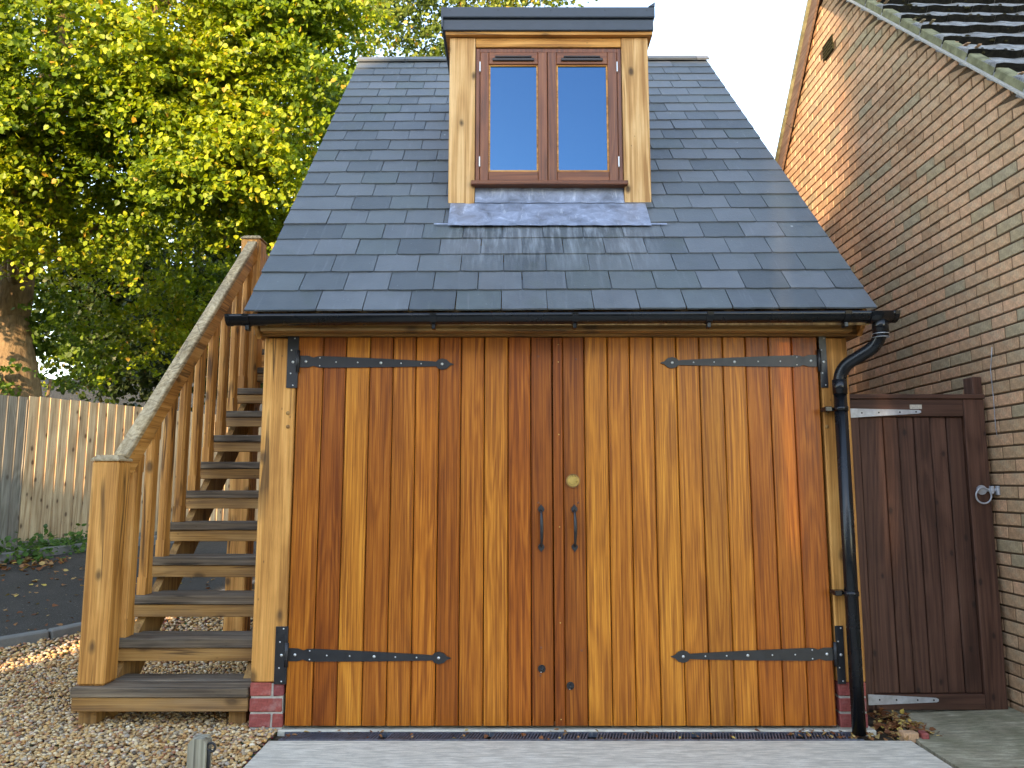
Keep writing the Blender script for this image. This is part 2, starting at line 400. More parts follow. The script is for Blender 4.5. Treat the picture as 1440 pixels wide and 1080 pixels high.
def leaf_mat(name, stops, trans=.45, rough=.5):
    m = Mat(name, rough, .35); a = m.attr('rnd'); c = m.ramp(a, stops); m.col(c)
    t = m.N.new('ShaderNodeBsdfTranslucent'); m.l(m.mix(1, c, (1.3,1.25,.5), 'MULTIPLY'), t.inputs[0])
    mx = m.N.new('ShaderNodeMixShader'); mx.inputs[0].default_value = trans
    out = [n for n in m.N if n.type == 'OUTPUT_MATERIAL'][0]
    m.l(m.p.outputs[0], mx.inputs[1]); m.l(t.outputs[0], mx.inputs[2]); m.l(mx.outputs[0], out.inputs[0]); return m.m
M['leaf_lime'] = leaf_mat('leaf_lime', [(0,(.06,.115,.008)), (.3,(.14,.215,.010)), (.6,(.25,.31,.013)), (.92,(.40,.41,.02)), (1,(.42,.26,.03))], .38)
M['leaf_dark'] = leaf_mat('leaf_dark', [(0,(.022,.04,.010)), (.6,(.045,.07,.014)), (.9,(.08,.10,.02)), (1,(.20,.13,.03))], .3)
M['leaf_mixed'] = leaf_mat('leaf_mixed', [(0,(.05,.09,.016)), (.5,(.12,.17,.025)), (.85,(.26,.28,.035)), (1,(.40,.26,.05))], .35)
M['leaf_shrub'] = leaf_mat('leaf_shrub', [(0,(.06,.11,.012)), (.6,(.11,.19,.018)), (1,(.22,.28,.03))], .4)
M['leaf_ivy'] = leaf_mat('leaf_ivy', [(0,(.03,.08,.012)), (.7,(.06,.14,.02)), (1,(.12,.20,.03))], .25)
M['leaf_dead'] = leaf_mat('leaf_dead', [(0,(.14,.05,.02)), (.4,(.25,.09,.03)), (.7,(.36,.20,.08)), (.9,(.50,.34,.12)), (1,(.60,.42,.08))], .1, .7)
def bark():
    m = Mat('bark', .9, .2); co = m.coords((1,1,.3), rand=False); n = m.noise(co, 18, 6, .65, .5)
    m.col(m.ramp(n, [(.3,(.10,.065,.035)), (.6,(.22,.15,.08)), (.8,(.30,.21,.12))])); m.bump(n, 1, .03); return m.m
M['bark'] = bark()
def hill_mat():
    m = Mat('wooded_bank', .95, .1); co = m.coords((1,1,.15), rand=False)
    n = m.noise(co, 3.2, 6, .75); b = m.noise(m.coords(rand=False), .25, 4, .6)
    c = m.ramp(n, [(.35,(.030,.033,.032)), (.6,(.055,.058,.055)), (.75,(.13,.13,.12))]); c = m.mix(m.mapr(b, .4, .6, 0, .4), c, (.05,.05,.045))
    m.col(c); m.bump(n, .8, .4); return m.m
M['hill'] = hill_mat()
def rooftile():
    m = Mat('concrete_tile', .42, .6); co = m.coords(); n = m.noise(co, 14, 6, .7); s2 = m.noise(m.coords(rand=False), 22, 5, .7)
    c = m.ramp(n, [(.3,(.09,.085,.08)), (.5,(.22,.21,.20)), (.7,(.40,.40,.38))])
    c = m.mix(m.mapr(s2, .56, .68, 0, .8), c, (.035,.033,.022)); m.col(c); m.bump(m.math('ADD', n, m.math('MULTIPLY', s2, 2)), .9, .01); return m.m
M['tile'] = rooftile()
M['tile_edge'] = simple('mossy_shaded_tile_edge', (.016,.015,.012), .95, 0, .1, .6, 40, 1)  # dark colour mixes moss with painted shade of the tile fronts
M['moss'] = simple('moss', (.045,.040,.020), 1, 0, .05, .7, 60, 1)
M['verge'] = simple('verge_mortar', (.20,.19,.11), .95, 0, .1, .45, 14, .8)
M['render_wall'] = simple('pale_render', (.55,.52,.47), .9, 0, .2, .1, 4, .2)
M['pvc'] = simple('white_pvc', (.7,.7,.7), .4)

# ------------------------------------------------------------------ terrain
def ground_z(x, y):
    t = min(max(y-5.5, 0), 3.6); return .13*t*t/(t+.25) if t > 0 else 0
def sheet(name, xs, ys, mat, dz=0, zf=ground_z, inside=None, **kw):
    b = MB(); nx, ny = len(xs), len(ys)
    b.v = [(x, y, zf(x, y)+dz) for y in ys for x in xs]
    for j in range(ny-1):
        for i in range(nx-1):
            a = j*nx+i; b.f.append((a, a+1, a+nx+1, a+nx)); b.smooth.append(True)
    return b.build(name, mat, None, fix=False, **kw)
def lin(a, b, n): return [a+(b-a)*i/(n-1) for i in range(n)]
sheet('ground', [-600,-200,-60,-25]+lin(-14, 6, 41)+[15,60,200,600], [-600,-200,-60,-20,-5,0]+lin(2, 12, 41)+[20,60,200,900], M['soil'], -.03, kind='structure')
# gravel bed under the loose pebbles
sheet('gravel_bed', lin(-9, -1.16, 40), lin(1.5, 9, 60), M['gravel_base'], -.018, kind='structure')

# concrete apron with a cast bevel along its front of the drain
b = MB()
b.box(-1.16, 1.90, .8, 3.845, -.12, -.006, None, .006)
b.build('concrete_apron', M['apron'], kind='structure')
b = MB(); b.box(-1.16, 1.80, 3.985, 4.14, -.12, -.004, None, .004); b.build('door_threshold', M['apron'], kind='structure')
# mossy concrete path to the gate, slightly raised towards the wall
b = MB()
b.add([(1.935,1.0,-.01),(2.67,1.0,.0),(2.67,4.9,.02),(1.99,4.9,-.012),(1.99,4.22,-.012),(1.93,3.8,-.012)], [(0,1,2,3,4,5)])
b.add([(1.935,1.0,-.12),(1.935,1.0,-.01),(1.93,3.8,-.012),(1.93,3.8,-.12)], [(0,1,2,3)])
b.add([(1.93,3.8,-.12),(1.93,3.8,-.012),(1.99,4.22,-.012),(1.99,4.22,-.12)], [(0,1,2,3)])
b.build('concrete_path', M['path'], kind='structure')

# asphalt drive rising behind the stairs, between two kerbs
KA = [(-7.5,2.6),(-5.2,4.45),(-3.94,5.71),(-3.52,6.05),(-2.8,6.84),(-2.3,7.8),(-2.1,9.2)]
KB = [(-9.5,5.2),(-7.2,6.9),(-6.1,7.75),(-5.35,8.6),(-4.7,9.6),(-4.2,10.8),(-3.9,11.5)]
def strip(name, A, B, mat, dz, n=10, **kw):
    mb = MB()
    for i in range(len(A)):
        for k in range(n+1):
            t = k/n; x = A[i][0]+(B[i][0]-A[i][0])*t; y = A[i][1]+(B[i][1]-A[i][1])*t
            mb.v.append((x, y, ground_z(x, y)+dz))
    for i in range(len(A)-1):
        for k in range(n):
            a = i*(n+1)+k; mb.f.append((a, a+1, a+n+2, a+n+1)); mb.smooth.append(True)
    return mb.build(name, mat, None, fix=False, **kw)
def densify(P, n=6):
    out = []
    for i in range(len(P)-1):
        for k in range(n): out.append((P[i][0]+(P[i+1][0]-P[i][0])*k/n, P[i][1]+(P[i+1][1]-P[i][1])*k/n))
    out.append(P[-1]); return out
dr = strip('asphalt_drive', densify(KA), densify(KB), M['asphalt'], .012, 14, kind='structure')
def kerb(name, P, w, h, label, dz=.0):
    t = thing(name, label, 'kerb', (P[0][0], P[0][1], 0)); base = Vector(t.location)
    for i in range(len(P)-1):
        p0, p1 = Vector((*P[i], ground_z(*P[i])+dz)), Vector((*P[i+1], ground_z(*P[i+1])+dz))
        L = (p1-p0).length; n = max(1, round(L/.9))
        for k in range(n):
            a = p0.lerp(p1, k/n); c = p0.lerp(p1, (k+1)/n-.006/L)
            MB().beam(a-base, c-base, w, h, b=.012).build('kerb_stone', M['kerb'], t)
kerb('kerb', KA, .10, .12, 'low grey concrete kerb between the pebble gravel and the dark asphalt drive')
kerb('kerb', KB, .11, .20, 'taller grey concrete kerb at the far side of the asphalt drive below the fence', .02)

# ------------------------------------------------------------------ GARAGE
G = thing('timber_garage', 'oak framed garage with varnished double plank doors and a slate roof with dormer', 'garage', (0, 4, 0))
GL = Vector(G.location)
def gp(mb, name, mat, parent=G, **kw): return mb.build(name, mat, parent, **kw)
# everything below the Empty is written in metres relative to (0,4,0): y = 0 is the door plane
def Yv(y): return y-4.0
DX0, DX1, DZ0, DZ1 = -1.131, 1.614, .012, 1.974
PLX, PRX = -1.306, 1.768
# corner posts
def stud(x0, x1, z0, z1, dy0=-.004, dy1=.15):
    mb = MB().box(x0, x1, dy0, dy1, z0, z1, None, .006); return gp(mb, 'corner_post', M['oak'])
stud(PLX, DX0-.006, .222, 1.969)
stud(DX1+.012, PRX, .222, 1.969)
for x, z in ((DX0-.035,1.62),(DX0-.035,1.56),(-1.28,1.59)):
    pass
pegs = MB()
for (px, py) in ((405,581),(405,600)):
    p = at(px, py, 3.996); pegs.dome((p.x, -.004, p.z), .011, .006)
for (px, py) in ((1163,580),(1163,600)):
    p = at(px, py, 3.996); pegs.dome((p.x, -.004, p.z), .011, .006)
gp(pegs, 'oak_peg', M['oak_dark'])
# header beam and wall plate ends
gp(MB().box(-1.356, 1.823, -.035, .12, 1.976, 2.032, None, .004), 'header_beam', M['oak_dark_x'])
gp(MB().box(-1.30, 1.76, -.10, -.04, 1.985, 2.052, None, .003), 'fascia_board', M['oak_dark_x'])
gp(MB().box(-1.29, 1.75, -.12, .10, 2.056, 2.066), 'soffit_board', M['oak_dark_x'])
# brick plinths, brick by brick
plinths = [gp(MB().box(PLX+.004, DX0-.012, .006, .16, -.08, .215), 'brick_plinth', M['mortar_pale']), gp(MB().box(DX1+.02, PRX-.004, .006, .16, -.08, .215), 'brick_plinth', M['mortar_pale'])]
def brick_mesh(name, L, D, H, mat, rnd, b=.004, jit=.0015):
    mb = MB().box(0, L, 0, D, 0, H, None, b)
    mb.v = [tuple(c+random.uniform(-jit, jit) for c in v) for v in mb.v]
    me = mb.mesh(name); a = me.attributes.new('rnd', 'FLOAT', 'FACE'); a.data.foreach_set('value', [rnd]*len(me.polygons))
    me.materials.append(mat); return me
for side in (0, 1):
    x0, x1 = ((PLX, DX0-.010), (DX1+.016, PRX))[side]
    for k in range(4):
        z = .222-.075*(k+1)+.008
        cut = x0+(x1-x0)*(.66 if k % 2 == 0 else 1)
        segs = [(x0, cut-.004)]+([(cut+.006, x1)] if k % 2 == 0 else [])
        for a_, b_ in segs:
            link('brick', brick_mesh('brick', b_-a_, .15, .064, M['brick_red'], random.random()), plinths[side], (a_, 0, z))
# side and back walls, boarded (closed volume)
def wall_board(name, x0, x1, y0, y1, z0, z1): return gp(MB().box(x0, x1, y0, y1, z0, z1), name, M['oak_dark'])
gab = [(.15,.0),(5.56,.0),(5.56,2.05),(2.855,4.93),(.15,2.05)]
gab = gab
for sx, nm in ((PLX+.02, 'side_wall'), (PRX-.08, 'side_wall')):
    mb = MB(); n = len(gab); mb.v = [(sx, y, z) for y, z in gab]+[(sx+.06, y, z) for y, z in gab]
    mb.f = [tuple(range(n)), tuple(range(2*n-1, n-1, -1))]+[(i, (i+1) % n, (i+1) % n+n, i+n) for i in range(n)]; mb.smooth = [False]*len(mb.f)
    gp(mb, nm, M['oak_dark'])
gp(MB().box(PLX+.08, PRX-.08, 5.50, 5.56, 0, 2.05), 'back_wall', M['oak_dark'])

# ---- doors: two leaves, each plank a sub-part
def px2x(px): return (px-720)/FPX/(_c-(540-474)/FPX*_s)*4.0
edgeL = [419.4,455.5,487.5,521,553.5,585.5,618,649,681.5,714.5,746,776.5]
edgeR = [790,821,853.5,884.5,917.5,950,982.5,1015.5,1047.5,1080,1112.5,1149]
tintL = [(.86,.74,.62),(.62,.46,.40),(1.08,1.08,1.0),(.74,.60,.50),(.92,.82,.72),(.98,.84,.66),(.72,.56,.44),(.88,.76,.62),(1.08,1.04,.92),(.80,.60,.46),(.62,.46,.40)]
tintR = [(.66,.52,.46),(1.12,1.12,1.02),(.95,.86,.72),(1.08,1.02,.88),(1.12,1.14,1.04),(1.06,1.02,.92),(.88,.84,.74),(1.10,1.06,.94),(.84,.66,.52),(.86,.70,.58),(.74,.54,.44)]
back = {}
def door_leaf(edges, tints, x0, x1):
    d = gp(MB().box(x0+.01, x1-.01, .024, .06, DZ0+.02, DZ1-.01), 'garage_door', M['dark'])
    for i in range(len(edges)-1):
        a, c = px2x(edges[i])+.0022, px2x(edges[i+1])-.0022
        w = c-a; h = DZ1-DZ0-.004; v = .0045
        # v-jointed board: chamfered long edges, profile in x,y extruded in z
        prof = [(-w/2, .022), (-w/2, .002+v), (-w/2+v, .002), (w/2-v, .002), (w/2, .002+v), (w/2, .022)]
        n = len(prof); mb = MB()
        mb.v = [(x, y, 0) for x, y in prof]+[(x, y, h) for x, y in prof]
        mb.f = [tuple(range(n)), tuple(range(2*n-1, n-1, -1))]+[(k, k+n, (k+1) % n+n, (k+1) % n) for k in range(n)]; mb.smooth = [False]*len(mb.f)
        mb.build('plank', M['iroko'], d, loc=((a+c)/2, random.uniform(-.0008, .0008), DZ0+.002), color=tints[i])
    return d
dL = door_leaf(edgeL, tintL, DX0, px2x(776.5)); dR = door_leaf(edgeR, tintR, px2x(776.5)+.002, DX1)
xs0, xs1 = px2x(777), px2x(790)
MB().box(-(xs1-xs0)/2, (xs1-xs0)/2, -.014, .004, 0, DZ1-DZ0-.01, None, .003).build('cover_strip', M['iroko'], dR, loc=((xs0+xs1)/2, 0, DZ0+.004), color=(.60,.42,.34))
# brass screws on the cover strip, plug marks
mb = MB()
for py in (484, 509, 611, 741, 876, 1012): 
    p = at(783, py, 3.985); mb.dome(((xs0+xs1)/2+.004, -.014, p.z), .0035, .0015)
mb.build('strip_screw', M['brass'], dR)
for d, ppx in ((dL, ((757,501),(757,707),(761,911),(760,950))), (dR, ((810,505),(813,707),(818,915)))):
    mb = MB()
    for px, py in ppx:
        p = at(px, py, 4.0); mb.dome((p.x, .002, p.z), .006, .001)
    mb.build('wood_plug', M['iroko_frame'], d)

# ---- strap hinges
def strap_hinge(parent, px_k, py_k, px_t, py_t, plate_px, sgn):
    """sgn=+1: strap runs to the right from its knuckle"""
    K = at(px_k, py_k, 3.99); T = at(px_t, py_t, 3.99)
    L = abs(T.x-K.x); dz = T.z-K.z
    def P(u, w):  # u along strap 0..1, w half-height
        return (K.x+sgn*u*L, K.z+dz*u+w)
    top = [(0,.031),(.06,.031),(.095,.022),(.12,.029),(.15,.031),(.5,.024),(.86,.014),(.885,.012),(.90,.024),(.925,.030),(.955,.024),(.975,.008),(1.0,.001)]
    poly = [P(u, w) for u, w in top]+[P(u, -w) for u, w in reversed(top)]
    mb = MB().prism(poly, -.006, .001)
    h = mb.build('strap_hinge', M['black'], parent)
    kn = MB().tube([(K.x-sgn*.004, -.010, K.z-.058), (K.x-sgn*.004, -.010, K.z+.058)], .010, 10)
    for q in (-.02, .02): kn.tube([(K.x-sgn*.004, -.010, K.z+q-.0015), (K.x-sgn*.004, -.010, K.z+q+.0015)], .0118, 10)
    kn.build('hinge_knuckle', M['black'], parent)
    sc = MB()
    for u, w, r in ((.045,0,.0075),(.135,.021,.004),(.135,-.021,.004),(.24,0,.0042),(.38,0,.0042),(.53,0,.0075),(.66,0,.0042),(.79,0,.0042),(.925,0,.0075)):
        x, z = P(u, w); sc.dome((x, -.006, z), r, r*.5)
    sc.build('hinge_screw', M['screw'], parent)
    (a, t), (c, d_) = plate_px
    p0, p1 = at(a, t, 3.99), at(c, d_, 3.99)
    x0, x1 = min(p0.x, p1.x), max(p0.x, p1.x); z0, z1 = min(p0.z, p1.z), max(p0.z, p1.z); zc = K.z
    pm = MB().box(x0, x1, -.011, -.0045, z0, z1, None, .001)
    pm.box(min(x1, K.x) if sgn > 0 else K.x, K.x if sgn > 0 else max(x0, K.x)+.001, -.0105, -.005, zc-.03, zc+.03)
    plate = pm.build('hinge_plate', M['black'], G)
    sc = MB(); cx = (x0+x1)/2
    for q, ox, r in ((.46,.008,.0042),(.23,-.008,.0042),(0,.002,.0075),(-.22,-.008,.0042),(-.45,.006,.0042)):
        sc.dome((cx+ox, -.011, (z0+z1)/2+q*(z1-z0)), r, r*.5)
    sc.build('plate_screw', M['screw'], plate)
strap_hinge(dL, 420, 508, 638, 512, ((405,473),(418,545.5)), 1)
strap_hinge(dL, 404, 921, 634, 926, ((388,881),(402.5,962.5)), 1)
strap_hinge(dR, 1151, 507, 929, 510, ((1151,473),(1165,545)), -1)
strap_hinge(dR, 1174, 920, 944, 924, ((1174,880),(1190,962)), -1)

# ---- handles, lock, small knobs
def pull_handle(parent, px, y0, y1):
    t, b_ = at(px, y0, 3.98), at(px, y1, 3.98); x = t.x; zt, zb = t.z, b_.z
    mb = MB()
    def leafp(z, s):
        pts = [(0,.0),(.010,.004),(.017,.016),(.013,.028),(.005,.036),(0,.044),(-.005,.036),(-.013,.028),(-.017,.016),(-.010,.004)]
        mb.prism([(x+a, z+s*b2) for a, b2 in pts], -.006, .003)
    leafp(zt-.044, 1); leafp(zb+.044, -1)
    pts = []
    for k in range(11):
        u = k/10; pts.append((x+.002*math.sin(u*3), -.006-.034*math.sin(math.pi*min(max(u, .02), .98))**.5, zt-.030-(zt-zb-.06)*u))
    mb.tube(pts, [.005+.004*math.sin(math.pi*k/10) for k in range(11)], 10)
    mb.build('pull_handle', M['black'], parent)
pull_handle(dL, 761, 709, 777); pull_handle(dR, 808, 709, 777)
p = at(806, 676, 3.99)
mb = MB()
def disc(mb, x, z, y0, y1, r, n=28): mb.tube([(x, y0, z), (x, y1, z)], r, n)
disc(mb, p.x, p.z, .003, -.007, .036); mb.build('lock_rose', M['oak_dark'], dR)
MB().tube([(p.x,-.0065,p.z),(p.x,-.0105,p.z)], [.031,.029], 28).build('lock_ring', M['brass'], dR)
mb = MB(); mb.tube([(p.x,-.006,p.z),(p.x,-.014,p.z)], [.024,.021], 24); mb.box(p.x-.002, p.x+.002, -.0155, -.013, p.z-.008, p.z+.008); mb.build('lock_cylinder', M['brass'], dR)
for d, px, py in ((dL, 762, 941), (dR, 802.5, 965)):
    q = at(px, py, 3.99); mb = MB()
    disc(mb, q.x, q.z, .003, -.005, .019, 18); mb.dome((q.x+.002, -.005, q.z-.004), .011, .012); mb.tube([(q.x+.004,-.006,q.z+.008),(q.x+.004,-.02,q.z+.008)], .005, 8)
    mb.build('escutcheon', M['black'], d)
    MB().dome((q.x-.004, -.0052, q.z-.016), .003, .002).build('escutcheon_screw', M['screw'], d)

# ---- slate roof
YE, ZE, YR = 3.85, 2.078, 6.73
SL = 1.061; ANG = math.atan(SL)
def tilt(x): return .005*(x-.2)
def roof_z(Y, x=0): return ZE+SL*(Y-YE)+tilt(x)
def edge_l(Y): return -1.371-.0198*(Y-YE)
def edge_r(Y): return 1.866-.0198*(Y-YE)
deck = MB(); o = -.035
ZR = roof_z(YR)
deck.v = [(edge_l(YE)+.03, YE+.03-4, ZE+o+.02), (edge_r(YE)-.03, YE+.03-4, ZE+o+.02), (edge_r(YR)-.03, YR-4, ZR+o), (edge_l(YR)+.03, YR-4, ZR+o),
          (edge_r(YR)-.03, YR+2.9-4, ZE+o), (edge_l(YR)+.03, YR+2.9-4, ZE+o)]
deck.v += [(x, y, z-.05) for x, y, z in deck.v]
deck.f = [(0,1,2,3),(3,2,4,5),(7,6,9,8),(8,9,11,10),(0,6,7,1),(1,7,8,2),(2,8,10,4),(4,10,11,5),(5,11,9,3),(3,9,6,0)]; deck.smooth = [False]*10
roof = gp(deck, 'roof', M['oak_dark'])
back_slates = MB().add([(edge_l(YR), YR+.01-4, ZR+.01), (edge_r(YR), YR+.01-4, ZR+.01), (edge_r(YR), YR+2.95-4, ZE-.02), (edge_l(YR), YR+2.95-4, ZE-.02)], [(0,1,2,3)])
gp(back_slates, 'rear_slope', M['slate'], roof)
# dormer footprint
DMX0, DMX1, DMY = -.404, .882, 4.666
W_, GA, THK = .2368, .1289, .0080      # slate width, gauge along Y, thickness
ncourse = 22
cosA = math.cos(ANG); gaug = GA/cosA; dl = math.atan(THK/gaug)
for k in range(ncourse):
    Y0 = YE+k*GA; xl, xr = edge_l(Y0), edge_r(Y0)
    ph = -.999 if k % 2 == 0 else -1.131
    ph += random.uniform(-.008, .008)
    js = [ph+W_*i for i in range(-4, 16)]
    js = [j for j in js if xl+.15 < j < xr-.15]
    xs = [xl]+js+[xr]
    for i in range(len(xs)-1):
        a, c = xs[i], xs[i+1]; xm = (a+c)/2
        ymid = Y0+.08
        if DMX0+.03 < a and c < DMX1-.03 and ymid > DMY+.05 and Y0 < 5.72: continue
        if -.36 < a and c < .82 and 4.50 < Y0 and ymid < DMY+.1: continue
        a += .0013; c -= .0013; w = c-a; Ls = min(.30, (YR-Y0)/cosA-.004)
        mb = MB(); j = lambda s=.0025: random.uniform(-s, s)
        nb = 5; bot = [(-w/2+w*q/(nb-1), j(.0022), 0) for q in range(nb)]; bot[0] = (-w/2+abs(j(.003)), abs(j(.003)), 0); bot[-1] = (w/2-abs(j(.003)), abs(j(.003)), 0)
        top = [(w/2, Ls, 0), (-w/2, Ls, 0)]
        ring = bot+top; n = len(ring); t = THK+random.uniform(-.0012, .0015)
        mb.v = [(x, y, -.0) for x, y, z in ring]+[(x+(0 if 0 < y < .2 else 0), y+(.0015 if y < .1 else 0), t) for x, y, z in ring]
        mb.f = [tuple(reversed(range(n))), tuple(range(n, 2*n))]+[(q, (q+1) % n, (q+1) % n+n, q+n) for q in range(n)]; mb.smooth = [False]*len(mb.f)
        s = mb.build('slate', M['slate'], roof, fix=False)
        off = THK+.001+random.uniform(0, .0012)
        s.location = (xm, Y0-4-math.sin(ANG)*off, roof_z(Y0, xm)+math.cos(ANG)*off)
        s.rotation_euler = (ANG-dl, math.atan(-.005)+j(.002), j(.004))
# ridge tiles
def ridge_tile(x0, x1):
    mb = MB(); a = 40; prof = []
    hw, th = .085, .014
    zt = roof_z(YR, (x0+x1)/2)+.030
    outer = [(-hw, -.062), (-.02, .0), (.0, .008), (.02, .0), (hw, -.062)]
    inner = [(y*.9, z-th) for y, z in outer]
    ring = outer+inner[::-1]; n = len(ring)
    mb.v = [(x0, YR-4+y, zt+z+tilt(x0)*0) for y, z in ring]+[(x1, YR-4+y, zt+z+.005*(x1-x0)) for y, z in ring]
    mb.f = [tuple(range(n)), tuple(range(2*n-1, n-1, -1))]+[(q, q+n, (q+1) % n+n, (q+1) % n) for q in range(n)]; mb.smooth = [False]*len(mb.f)
    gp(mb, 'ridge_tile', M['slate'], roof)
x = edge_l(YR)-.01
while x < edge_r(YR)-.05:
    x2 = min(x+.45, edge_r(YR)+.02); ridge_tile(x, x2-.006); x = x2
# barge / verge boards under the slate edges
for xe in (edge_l(YE)+.045, edge_r(YE)-.045):
    for sgn in (0, 1):
        y0, y1 = (YE+.06-4, YR-4) if sgn == 0 else (YR+2.84-4, YR-4)
        gp(MB().beam((xe, y0, roof_z(YE+.06, xe)-.13), (xe, y1, roof_z(YR, xe)-.13), .022, .14), 'bargeboard', M['oak_y'], roof)

# ---- gutter
def gutter():
    mb = MB(); r = .050; n = 10; x0, x1 = -1.434, 1.903
    def sec(x, rr, zt):
        return [(x, 3.775-4-rr*math.cos(math.pi*k/n), zt-rr*.98*math.sin(math.pi*k/n)) for k in range(n+1)]
    def piece(xa, xb, rr):
        za, zb = 2.037+.018*(xa-x0)/(x1-x0), 2.037+.018*(xb-x0)/(x1-x0)
        o = len(mb.v); A = sec(xa, rr, za)+sec(xb, rr, zb)+sec(xa, rr-.004, za)+sec(xb, rr-.004, zb); mb.v += A; m = n+1
        for k in range(n):
            mb.f.append((o+k, o+k+1, o+m+k+1, o+m+k)); mb.smooth.append(True)
            mb.f.append((o+2*m+k+1, o+2*m+k, o+3*m+k, o+3*m+k+1)); mb.smooth.append(True)
        for q in (0, n):
            mb.f.append((o+q, o+m+q, o+3*m+q, o+2*m+q)); mb.smooth.append(False)
        return za, zb
    piece(x0+.02, x1, r)
    g = mb.build('gutter', M['gutter'], G)
    for xe in (x0+.012, x1-.004):   # stop ends
        mb = MB(); z = 2.037+.018*(xe-x0)/(x1-x0); o = 0
        pts = sec(xe, r+.003, z); m = len(pts); mb.v = pts+[(x+.022, y, z2) for x, y, z2 in pts]
        mb.f = [tuple(range(m)), tuple(range(2*m-1, m-1, -1))]+[(q, q+1, q+1+m, q+m) for q in range(m-1)]; mb.smooth = [False]*len(mb.f)
        mb.build('stop_end', M['gutter'], g)
    for px in (349, 610, 808, 996, 1188):   # brackets / unions with clips
        xb = at(px, 450, 3.775).x; mb = MB(); piece2 = []
        z = 2.037+.018*(xb-x0)/(x1-x0)
        a = sec(xb-.016, r+.004, z); c = sec(xb+.016, r+.004, z); m = len(a); mb.v = a+c+sec(xb-.016, r, z)+sec(xb+.016, r, z)
        for q in range(m-1):
            mb.f += [(q, q+1, q+1+m, q+m), (2*m+q, 3*m+q, 3*m+q+1, 2*m+q+1), (q, q+2*m, q+1+2*m, q+1), (q+m, q+1+m, q+1+3*m, q+3*m)]
        mb.smooth = [False]*len(mb.f)
        mb.box(xb-.009, xb+.009, 3.755-4, 3.80-4, z-r-.024, z-r+.002, None, .003)
        mb.build('gutter_bracket', M['gutter'], g)
    # running outlet box
    xo = at(1238, 460, 3.775).x; mb = MB(); piece_z = 2.053
    mb.v = []; a = sec(xo-.06, r+.006, piece_z); c = sec(xo+.045, r+.006, piece_z); m = len(a); mb.v = a+c
    for q in range(m-1): mb.f.append((q, q+1, q+1+m, q+m)); mb.smooth.append(True)
    mb.f += [tuple(range(m)), tuple(range(2*m-1, m-1, -1))]; mb.smooth += [False, False]
    mb.tube([(xo, 3.775-4, piece_z-.03), (xo, 3.775-4, piece_z-.10)], .039, 18)
    mb.build('gutter_outlet', M['gutter'], g)
    return xo
xo = gutter()
dp = MB(); yb = 3.918-4
xd = 1.684
A0 = Vector((xo, 3.775-4, 1.965)); A1 = Vector((xo+.002, 3.79-4, 1.90)); A2 = Vector((xd+.005, yb, 1.795)); A3 = Vector((xd, yb, 1.70))
def bend(p, a, c, n=8, k=.36):
    pa = p+(a-p).normalized()*k*.2; pc = p+(c-p).normalized()*k*.2; out = []
    for i in range(n+1):
        t = i/n; out.append(pa*(1-t)**2+p*2*t*(1-t)+pc*t*t)
    return out
path = [A0]+bend(A1, A0, A2)+bend(A2, A1, A3)+[A3]
dp.tube(path, .0325, 18); dp.tube([(xd, yb, 1.715), (xd, yb, .0)], .0325, 20)
downpipe = gp(dp, 'downpipe', M['gutter'])
col_ = MB()
col_.tube([A0+Vector((0,0,-.005)), A0+Vector((0,0,-.035))], .0372, 18); gp(MB().tube([(xd, yb, 1.735), (xd, yb, 1.66)], .0362, 18), 'pipe_socket', M['gutter'], downpipe)
d1 = (A2-A1).normalized(); 
gp(col_, 'pipe_socket', M['gutter'], downpipe)
rings_ = MB()
for z in (1.948, 1.93): rings_.tube([(xo, 3.775-4, z), (xo, 3.775-4, z-.002)], .0395, 18)
gp(rings_, 'pipe_seal', M['steel'], downpipe)
for z in (1.585, .665):
    mb = MB(); mb.tube([(xd, yb, z-.011), (xd, yb, z+.011)], .0365, 20); mb.box(xd-.075, xd+.045, yb+.03, 3.994-4, z-.010, z+.010); mb.box(xd-.078, xd-.045, yb+.0, yb+.035, z-.012, z+.012, None, .002)
    gp(mb, 'pipe_clip', M['gutter'], downpipe)

# ---- dormer
DY = DMY-4
def dbox(x0, x1, y0, y1, z0, z1, b=.003): return MB().box(x0, x1, DY+y0, DY+y1, z0, z1, None, b)
dorm = MB()     # boxed body behind the posts: cheeks and ceiling
dorm.box(DMX0+.004, DMX0+.03, DY+.03, 5.82-4, 2.6, 4.10) 
dormer = gp(dorm, 'dormer_cheek', M['oak_dark'])
gp(MB().box(DMX1-.03, DMX1-.004, DY+.03, 5.82-4, 2.6, 4.10), 'dormer_cheek', M['oak_dark'], dormer)
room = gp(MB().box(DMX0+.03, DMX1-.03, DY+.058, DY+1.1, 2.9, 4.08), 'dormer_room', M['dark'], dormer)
gp(dbox(-.404, -.238, 0, .05, 2.952, 4.085, .004), 'dormer_post', M['pale_oak'], dormer)
gp(dbox(.712, .882, 0, .05, 2.962, 4.085, .004), 'dormer_post', M['pale_oak'], dormer)
gp(dbox(-.234, .708, .004, .05, 4.022, 4.085), 'dormer_head', M['oak_x'], dormer)
gp(MB().box(-.43, .91, DY-.03, 5.9-4, 4.088, 4.108), 'dormer_soffit', M['oak_x'], dormer)
